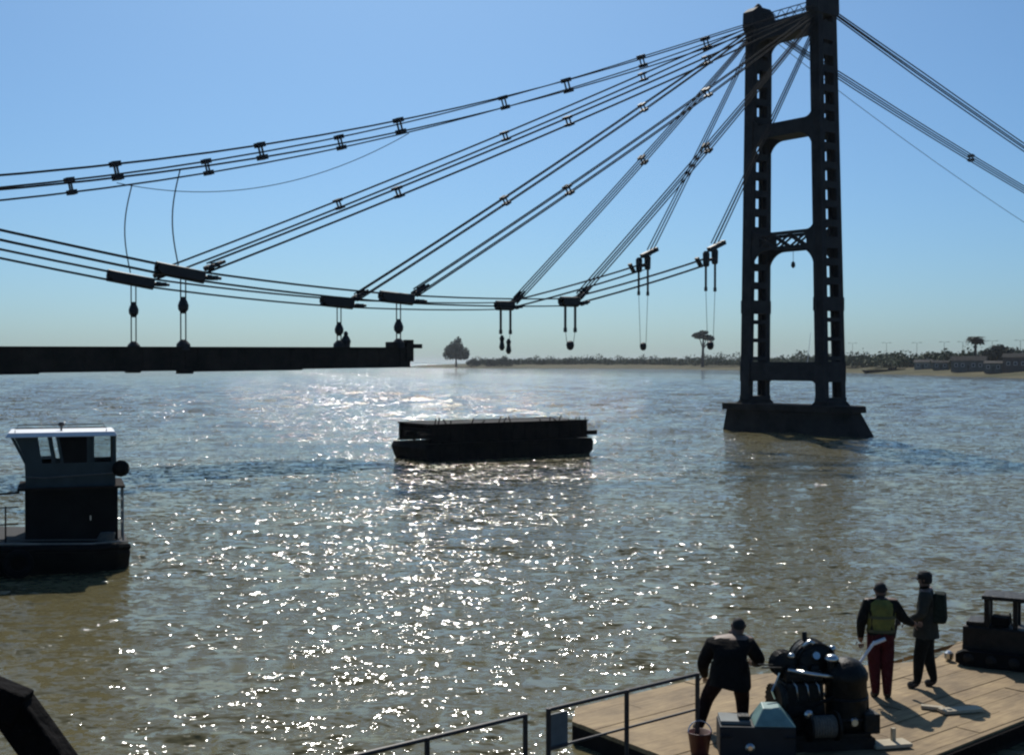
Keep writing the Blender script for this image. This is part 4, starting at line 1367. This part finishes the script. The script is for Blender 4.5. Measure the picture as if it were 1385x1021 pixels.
# vest: a sleeveless shell hugging the trunk
q = MB()
prof = [(0.205, 0.160, 1.02), (0.205, 0.158, 1.12), (0.222, 0.162, 1.26), (0.228, 0.160, 1.36), (0.205, 0.140, 1.44), (0.12, 0.105, 1.50)]
n = 18; vs = []; fs = []
for a, b, z in prof:
    for k in range(n):
        t_ = 2 * math.pi * k / n
        vs.append((a * math.cos(t_), b * math.sin(t_), z))
for i in range(len(prof) - 1):
    for k in range(n):
        k2 = (k + 1) % n
        fs.append((i * n + k, i * n + k2, (i + 1) * n + k2, (i + 1) * n + k))
q.add(vs, fs)
v_ = q.build("vest", VEST, p2, smooth=True)
q = MB()
for z, a, b in ((1.245, 0.229, 0.169), (1.035, 0.211, 0.167)):
    n = 20; vs = []; fs = []
    for zz in (z - 0.022, z + 0.022):
        for k in range(n):
            t_ = 2 * math.pi * k / n
            vs.append((a * math.cos(t_), b * math.sin(t_), zz))
    for k in range(n):
        fs.append((k, (k + 1) % n, n + (k + 1) % n, n + k))
    q.add(vs, fs)
q.build("vest_band", mat("band_dark_olive", (0.06, 0.07, 0.03), 0.6), v_, smooth=True)
# the man with the cap, facing left
J3 = joints(elL=(-0.26, 0.04, 1.15), wrL=(-0.2, 0.26, 1.02), palmL=(-0.18, 0.34, 1.0),
            elR=(0.27, 0.02, 1.14), wrR=(0.24, 0.20, 0.98), palmR=(0.23, 0.28, 0.95),
            anL=(-0.10, 0.12, 0.085), toL=(-0.12, 0.27, 0.045), knL=(-0.10, 0.09, 0.50), anR=(0.11, -0.12, 0.085), toR=(0.13, 0.03, 0.045), knR=(0.10, -0.02, 0.5), chest=(0, 0.0, 1.37))
J3 = {k: (x, y, z * 1.03) for k, (x, y, z) in J3.items()}
R3 = dict(RAD); R3.update(spine=(0.18, 0.15), pelvis=(0.175, 0.14))
p3 = person("man in cap and grey green jacket with backpack, facing left on the raft", (6.38, 19.0, DZ - 0.022), R(68), J3, R3, [JACK3, PANT3, SKIN, SHOE], dict(neck=1.53, shoe=0.10, waist=0.92))
q = MB()
hd = Vector(J3["head"])
q.lathe([(0.106, 0.015), (0.114, 0.05), (0.107, 0.09), (0.075, 0.125), (0.02, 0.14)], hd + Vector((0, -0.008, 0)), 14)
q.prism([hd + Vector(v) for v in ((-0.085, 0.07, 0.025), (-0.06, 0.19, 0.01), (0.06, 0.19, 0.01), (0.085, 0.07, 0.025))],
        [hd + Vector(v) for v in ((-0.085, 0.07, 0.037), (-0.06, 0.19, 0.02), (0.06, 0.19, 0.02), (0.085, 0.07, 0.037))])
q.build("cap", mat("cap_black", (0.012, 0.013, 0.013), 0.9), p3)
q = MB(); q.lathe([(0.095, -0.05), (0.10, 0.0), (0.10, 0.03)], hd + Vector((0, -0.02, 0)), 12); q.build("hair", HAIR, p3, smooth=True)
b_ = empty("backpack", (0, 0, 0))
bpk = MB().box((0, -0.20, 1.27), (0.36, 0.22, 0.46), taper=(0.85, 0.8)).build("backpack", PACK, p3, bevel=0.05)
bpy.data.objects.remove(b_)
bpk.name = "backpack"
# jacket skirt over the hips
q = MB()
vs = []; fs = []; n = 16
for a, b, z in ((0.215, 0.20, 0.80), (0.20, 0.175, 1.0), (0.185, 0.15, 1.15)):
    for k in range(n):
        t_ = 2 * math.pi * k / n
        vs.append((a * math.cos(t_), b * math.sin(t_), z))
for i in range(2):
    for k in range(n):
        fs.append((i * n + k, i * n + (k + 1) % n, (i + 1) * n + (k + 1) % n, (i + 1) * n + k))
q.add(vs, fs).build("jacket_skirt", JACK3, p3, smooth=True)

# tool in the capped man's hand, hanging down
pm = Matrix.Translation((6.38, 19.0, DZ)) @ Matrix.Rotation(R(68), 4, 'Z')
q = MB(); q.box((0, 0, 0), (0.05, 0.07, 0.09)); q.box((0, 0.01, -0.16), (0.07, 0.05, 0.24), taper=(0.7, 0.7))
o = q.build("radio_handset", FIT, None, bevel=0.008)
o.location = pm @ Vector((-0.17, 0.40, 1.03)); o.rotation_euler = (R(10), R(8), R(60))
tag(o, "small black handset held by the man with the cap", "radio")
# white pole held by the vest man
q = MB(); q.tube([(0, 0, 0), (-0.42, -0.12, -0.52)], 0.022, 8); q.tube([(-0.02, -0.005, -0.03), (0.16, 0.03, 0.03)], 0.03, 8)
o = q.build("white_handle", WHITE, None); o.location = (5.36, 18.22, DZ + 0.88)
tag(o, "slanting white handle pole in the hand of the man in the vest", "pole")

# ------------------------------------------------------------------ machine on the raft
def build_machine():
    r = empty("engine_winch", (4.02, 16.25, DZ + 0.006), R(8))
    tag(r, "black engine driven winch with upright drum and bright metal fittings on the raft", "winch")
    for y in (-0.36, 0.36):
        MB().box((0, y, 0.07), (1.25, 0.12, 0.14)).build("skid_beam", BLACKM, r)
    MB().box((0, 0, 0.17), (1.15, 0.8, 0.06)).build("bed_plate", BLACKM, r)
    MB().box((-0.22, 0.05, 0.5), (0.56, 0.5, 0.62), taper=(0.9, 0.85)).build("engine_block", BLACKM, r, bevel=0.03)
    MB().box((-0.2, 0.05, 0.88), (0.5, 0.3, 0.14)).build("cylinder_head", BLACKM, r, bevel=0.02)
    for x in (-0.36, -0.2, -0.04):
        MB().box((x, 0.05, 0.985), (0.12, 0.24, 0.07), taper=(0.8, 0.8)).build("rocker_cover", BLACKM, r, bevel=0.015)
    # upright drum at the right
    d = MB().lathe([(0.20, 0.2), (0.27, 0.22), (0.275, 0.3), (0.27, 0.82), (0.285, 0.84), (0.285, 0.9), (0.25, 0.98), (0.17, 1.07), (0.06, 1.11)], (0.38, -0.05, 0), 20).build("upright_drum", BLACKM, r, smooth=True)
    MB().torus((0.38, -0.05, 0.6), 0.275, 0.02, None, 20, 6).build("drum_hoop", BLACKM, d)
    MB().torus((0.38, -0.05, 0.35), 0.28, 0.02, None, 20, 6).build("drum_hoop", BLACKM, d)
    MB().lathe([(0.05, 0), (0.06, 0.03), (0.045, 0.06)], (0.36, -0.33, 0.34), 10, Matrix.Rotation(R(90), 4, 'X')).build("drain_cap", CHROME, r)
    MB().lathe([(0.09, 0), (0.10, 0.04), (0.06, 0.08), (0.02, 0.09)], (0.16, -0.10, 1.08), 12).build("filler_cap", CHROME, r, smooth=True)
    MB().tube([(0.16, -0.10, 0.95), (0.16, -0.10, 1.09)], 0.05, 10).build("filler_neck", BLACKM, r)
    # big round housings behind
    MB().lathe([(0.05, -0.2), (0.24, -0.19), (0.28, -0.14), (0.28, 0.14), (0.24, 0.19), (0.05, 0.2)], (0.02, 0.22, 1.0), 20, Matrix.Rotation(R(90), 4, 'X') @ Matrix.Rotation(R(10), 4, 'Y')).build("flywheel_housing", BLACKM, r, smooth=True)
    MB().lathe([(0.04, -0.13), (0.15, -0.12), (0.17, -0.08), (0.17, 0.08), (0.15, 0.12), (0.04, 0.13)], (-0.40, 0.16, 1.0), 16, Matrix.Rotation(R(90), 4, 'X')).build("air_filter", BLACKM, r, smooth=True)
    MB().lathe([(0.02, 0), (0.06, 0.01), (0.05, 0.04)], (-0.02, 0.0, 1.13), 10, Matrix.Rotation(R(70), 4, 'X')).build("hub_cap", CHROME, r)
    MB().tube([(-0.42, -0.05, 0.97), (-0.1, -0.17, 0.93), (0.14, -0.21, 0.90)], 0.028, 8).build("bright_pipe", CHROME, r, smooth=True)
    MB().tube([(-0.15, 0.12, 1.22), (-0.05, 0.10, 1.30), (-0.02, 0.06, 1.27)], 0.032, 8).build("exhaust_elbow", CHROME, r, smooth=True)
    MB().lathe([(0.03, 0), (0.055, 0.02), (0.03, 0.06)], (-0.36, -0.02, 1.12), 10).build("breather_cap", CHROME, r, smooth=True)
    MB().lathe([(0.04, 0), (0.055, 0.03), (0.03, 0.07)], (0.26, 0.12, 1.16), 10).build("breather_cap", CHROME, r, smooth=True)
    # belt guard, side valves, hoses
    MB().lathe([(0.2, 0), (0.22, 0.05), (0.18, 0.08)], (-0.5, -0.1, 0.6), 16, Matrix.Rotation(R(-90), 4, 'Y')).build("pulley", BLACKM, r)
    MB().tube([(-0.4, -0.24, 0.4), (-0.3, -0.36, 0.5), (-0.1, -0.38, 0.62), (0.1, -0.3, 0.66)], 0.025, 7).build("hose", RUBBER, r, smooth=True)
    MB().tube([(0.6, 0.0, 0.9), (0.66, -0.05, 0.6), (0.66, -0.08, 0.25)], 0.035, 7).build("hose", RUBBER, r, smooth=True)
    # rope barrel in front with wound rope between flanges
    br = MB().lathe([(0.05, -0.2), (0.19, -0.2), (0.19, -0.17), (0.10, -0.165), (0.10, 0.165), (0.19, 0.17), (0.19, 0.2), (0.05, 0.2)], (-0.10, -0.44, 0.33), 16, Matrix.Rotation(R(90), 4, 'Y')).build("rope_barrel", BLACKM, r)
    for k in range(9):
        MB().torus((-0.10 - 0.145 + k * 0.036, -0.44, 0.33), 0.125, 0.02, Matrix.Rotation(R(90), 4, 'Y'), 14, 5).build("rope_turn", ROPE, br, smooth=True)
    # toothed wheel at the side
    q = MB(); q.lathe([(0.06, -0.03), (0.2, -0.03), (0.2, 0.03), (0.06, 0.03)], (-0.56, 0.12, 0.52), 20, Matrix.Rotation(R(90), 4, 'Y'))
    for k in range(20):
        a_ = 2 * math.pi * k / 20
        q.box((-0.56, 0.12 + 0.215 * math.cos(a_), 0.52 + 0.215 * math.sin(a_)), (0.055, 0.03, 0.03), M=Matrix.Rotation(a_, 4, 'X'))
    q.build("gear_wheel", BLACKM, r)
    # lid bolts and housing ribs
    q = MB()
    for k in range(14):
        a_ = 2 * math.pi * k / 14
        q.lathe([(0.016, 0), (0.016, 0.03), (0.008, 0.04)], (0.38 + 0.268 * math.cos(a_), -0.05 + 0.268 * math.sin(a_), 0.895), 6)
    tag(q.build("lid_bolts", BLACKM, d), kind="stuff")
    for dy in (-0.16, -0.08, 0.0, 0.08, 0.16):
        MB().torus((0.02, 0.22 + dy, 1.0), 0.275, 0.016, Matrix.Rotation(R(90), 4, 'X'), 22, 5).build("cooling_rib", BLACKM, r)
    for k in range(4):
        MB().torus((-0.40, 0.08 + k * 0.055, 1.0), 0.168, 0.012, Matrix.Rotation(R(90), 4, 'X'), 18, 5).build("filter_rib", BLACKM, r)
    for k in range(3):
        x_ = -0.38 + 0.15 * k
        MB().tube([(x_, -0.10, 0.84), (x_ + 0.01, -0.24, 0.80), (x_ + 0.02, -0.27, 0.62)], 0.012, 6).build("fuel_line", CHROME, r, smooth=True)
    MB().tube([(0.05, 0.45, 0.9), (0.3, 0.42, 1.02), (0.55, 0.2, 0.95), (0.64, 0.1, 0.7)], 0.03, 7).build("hose", RUBBER, r, smooth=True)
    MB().tube([(-0.05, 0.3, 1.26), (-0.05, 0.32, 1.38)], 0.035, 8).build("exhaust_stub", BLACKM, r)
    MB().lathe([(0.05, 0), (0.06, 0.02), (0.03, 0.05)], (-0.30, -0.46, 0.5), 10, Matrix.Rotation(R(90), 4, 'X')).build("oil_cap", CHROME, r)
    MB().tube([(-0.55, -0.1, 0.95), (-0.66, -0.12, 0.72), (-0.62, -0.12, 0.62)], 0.015, 6).build("lever", CHROME, r)
    for y in (0.1, -0.05):
        MB().tube([(-0.5, y, 1.0), (-0.78, y - 0.02, 1.02)], 0.012, 5).build("control_rod", BLACKM, r)
    MB().box((0.62, -0.2, 0.3), (0.22, 0.3, 0.26)).build("foot_block", BLACKM, r, bevel=0.02)
build_machine()

# dark chest with a teal hood standing in front
r = empty("battery_chest", (3.12, 15.78, DZ + 0.006), R(-4))
tag(r, "dark low chest with pale teal hooded lid in front of the winch", "chest")
MB().box((0, 0, 0.2), (0.95, 0.5, 0.40)).build("chest_body", mat("chest_blue_black", (0.012, 0.016, 0.02), 0.6, 0, 0.3, 5, spec=0.3), r, bevel=0.02)
MB().prism([(-0.05, -0.25, 0.40), (0.48, -0.25, 0.40), (0.48, 0.25, 0.40), (-0.05, 0.25, 0.40)], [(0.08, -0.10, 0.60), (0.30, -0.10, 0.60), (0.30, 0.14, 0.62), (0.08, 0.14, 0.62)]).build("hood", TEAL, r, bevel=0.015)
MB().box((-0.27, 0.02, 0.425), (0.38, 0.40, 0.05)).build("lid", mat("lid_grey", (0.10, 0.12, 0.12), 0.5), r, bevel=0.01)
MB().box((-0.16, -0.06, 0.47), (0.14, 0.14, 0.06)).build("lid_box", BLACKM, r)
MB().lathe([(0.055, 0), (0.06, 0.02), (0.03, 0.04)], (-0.1, -0.25, 0.14), 10, Matrix.Rotation(R(90), 4, 'X')).build("latch", CHROME, r)
for x in (-0.4, 0.4):
    MB().tube([(x - 0.06, -0.25, 0.28), (x - 0.06, -0.29, 0.28), (x + 0.06, -0.29, 0.28), (x + 0.06, -0.25, 0.28)], 0.012, 6).build("handle", BLACKM, r)

# dark red bucket at the man's feet
r = empty("bucket", (2.40, 15.75, DZ + 0.006))
tag(r, "dark red bucket on the raft beside the railing post", "bucket")
MB().lathe([(0.11, 0), (0.115, 0.01), (0.15, 0.26), (0.158, 0.265), (0.158, 0.28), (0.14, 0.28), (0.105, 0.03)], (0, 0, 0), 18).build("pail", DARKRED, r, smooth=True)
MB().tube([(0.15 * math.cos(a), 0.05 * math.sin(a) - 0.02, 0.27 + 0.14 * math.sin(a)) for a in np.linspace(0, math.pi, 11)], 0.008, 6).build("bail", CHROME, r)

# dark winch with canopy frame at the far right of the raft
def build_canopy_machine():
    r = empty("canopy_winch", (8.25, 20.45, DZ + 0.006), R(-28))
    tag(r, "black tracked machine with open canopy frame at the right edge of the raft", "machine")
    for y in (-0.46, 0.46):
        tr = MB().prism([(-0.95, y - 0.14, 0.06), (-0.8, y - 0.14, 0.0), (1.1, y - 0.14, 0.0), (1.25, y - 0.14, 0.1), (1.25, y - 0.14, 0.22), (1.1, y - 0.14, 0.3), (-0.8, y - 0.14, 0.3), (-0.95, y - 0.14, 0.22)],
                   [(-0.95, y + 0.14, 0.06), (-0.8, y + 0.14, 0.0), (1.1, y + 0.14, 0.0), (1.25, y + 0.14, 0.1), (1.25, y + 0.14, 0.22), (1.1, y + 0.14, 0.3), (-0.8, y + 0.14, 0.3), (-0.95, y + 0.14, 0.22)]).build("track", RUBBER, r)
        for x in np.linspace(-0.7, 1.0, 5):
            MB().lathe([(0.1, -0.02), (0.11, 0.0), (0.05, 0.03)], (x, y - 0.15, 0.15), 10, Matrix.Rotation(R(90), 4, 'X')).build("track_roller", BLACKM, tr)
    MB().box((0.1, 0, 0.52), (1.9, 0.75, 0.48)).build("machine_body", BLACKM, r, bevel=0.03)
    MB().box((-0.62, 0, 0.80), (0.34, 0.62, 0.1)).build("rear_tank", BLACKM, r, bevel=0.02)
    MB().box((0.72, 0, 0.84), (0.6, 0.6, 0.18), taper=(0.9, 0.9)).build("engine_hood", BLACKM, r, bevel=0.02)
    for x in (-0.40, 0.14):
        for y in (-0.28, 0.28):
            MB().box((x, y, 1.03), (0.09, 0.09, 0.62)).build("canopy_post", BLACKM, r)
    MB().box((-0.40, 0, 1.0), (0.05, 0.5, 0.45)).build("back_panel", BLACKM, r)
    MB().box((-0.09, 0, 1.36), (0.80, 0.74, 0.08)).build("canopy_roof", BLACKM, r, bevel=0.015)
    MB().bar((0.25, -0.33, 1.33), (0.42, -0.33, 1.37), 0.1, 0.05).build("roof_visor", BLACKM, r)
    MB().box((-0.16, 0, 0.86), (0.34, 0.4, 0.18)).build("seat", RUBBER, r, bevel=0.02)
    MB().tube([(0.06, -0.1, 0.78), (0.02, -0.1, 1.05)], 0.018, 6).build("lever", BLACKM, r)
    MB().lathe([(0.07, 0), (0.09, 0.03), (0.09, 0.14), (0.04, 0.18)], (-1.12, -0.3, 0.02), 10).build("tow_eye", CHROME, r)
build_canopy_machine()
bpy.data.objects["canopy_winch"].scale = (0.82, 0.82, 0.82)

# loose boards on the planks
for i, (x, y, l, w, rz, lab) in enumerate(((6.42, 17.62, 0.62, 0.20, 14, "short pale board lying on the planks right of the men's shadows"),
                                           (4.92, 16.05, 0.52, 0.26, 12, "pale board with a peg at the foot of the winch"),
                                           (6.05, 17.75, 0.30, 0.10, -22, "small pale scrap of wood between the two men's shadows"))):
    q = MB(); q.box((0, 0, 0.03), (l, w, 0.045))
    o = empty("board", (x, y, DZ + 0.008), R(rz))
    tag(o, lab, "board", "loose boards on the raft")
    q.build("board_piece", PALEWOOD, o, bevel=0.005)
    if i == 1:
        MB().box((0.08, 0.05, 0.13), (0.05, 0.05, 0.17)).build("peg", PALEWOOD, o)

# ------------------------------------------------------------------ dark timber stay in the lower left corner
r = empty("mooring_timber", (-1.2, 9.0, -0.6))
tag(r, "heavy black slanting beam with a stub arm in the lower left corner", "beam")
dq = Vector((-0.585, 0, 0.811))
a = Vector((0, 0, 0)); b = dq * 4.2
MB().bar(a, b, 0.24, 0.26).build("slanting_beam", TIMBER, r, bevel=0.02)
MB().bar(dq * 4.25 + Vector((0.14, -0.05, -0.06)), dq * 4.25 + Vector((-1.5, -0.05, 0.62)), 0.22, 0.24).build("stub_arm", TIMBER, r, bevel=0.02)

# ------------------------------------------------------------------ air over the river
HAZE = 0.00007
if HAZE > 0:
    q = MB().box((0, 6000, 19), (34000, 20000, 42))
    hm = bpy.data.materials.new("river_air")
    hm.use_nodes = True
    nt = hm.node_tree
    nt.nodes.remove(nt.nodes["Principled BSDF"])
    pv = nt.nodes.new("ShaderNodeVolumePrincipled")
    pv.inputs["Color"].default_value = (0.86, 0.92, 0.95, 1)
    pv.inputs["Density"].default_value = HAZE
    pv.inputs["Anisotropy"].default_value = 0.2
    nt.links.new(pv.outputs[0], nt.nodes["Material Output"].inputs["Volume"])
    hz = q.build("haze", hm)
    tag(hz, kind="stuff")
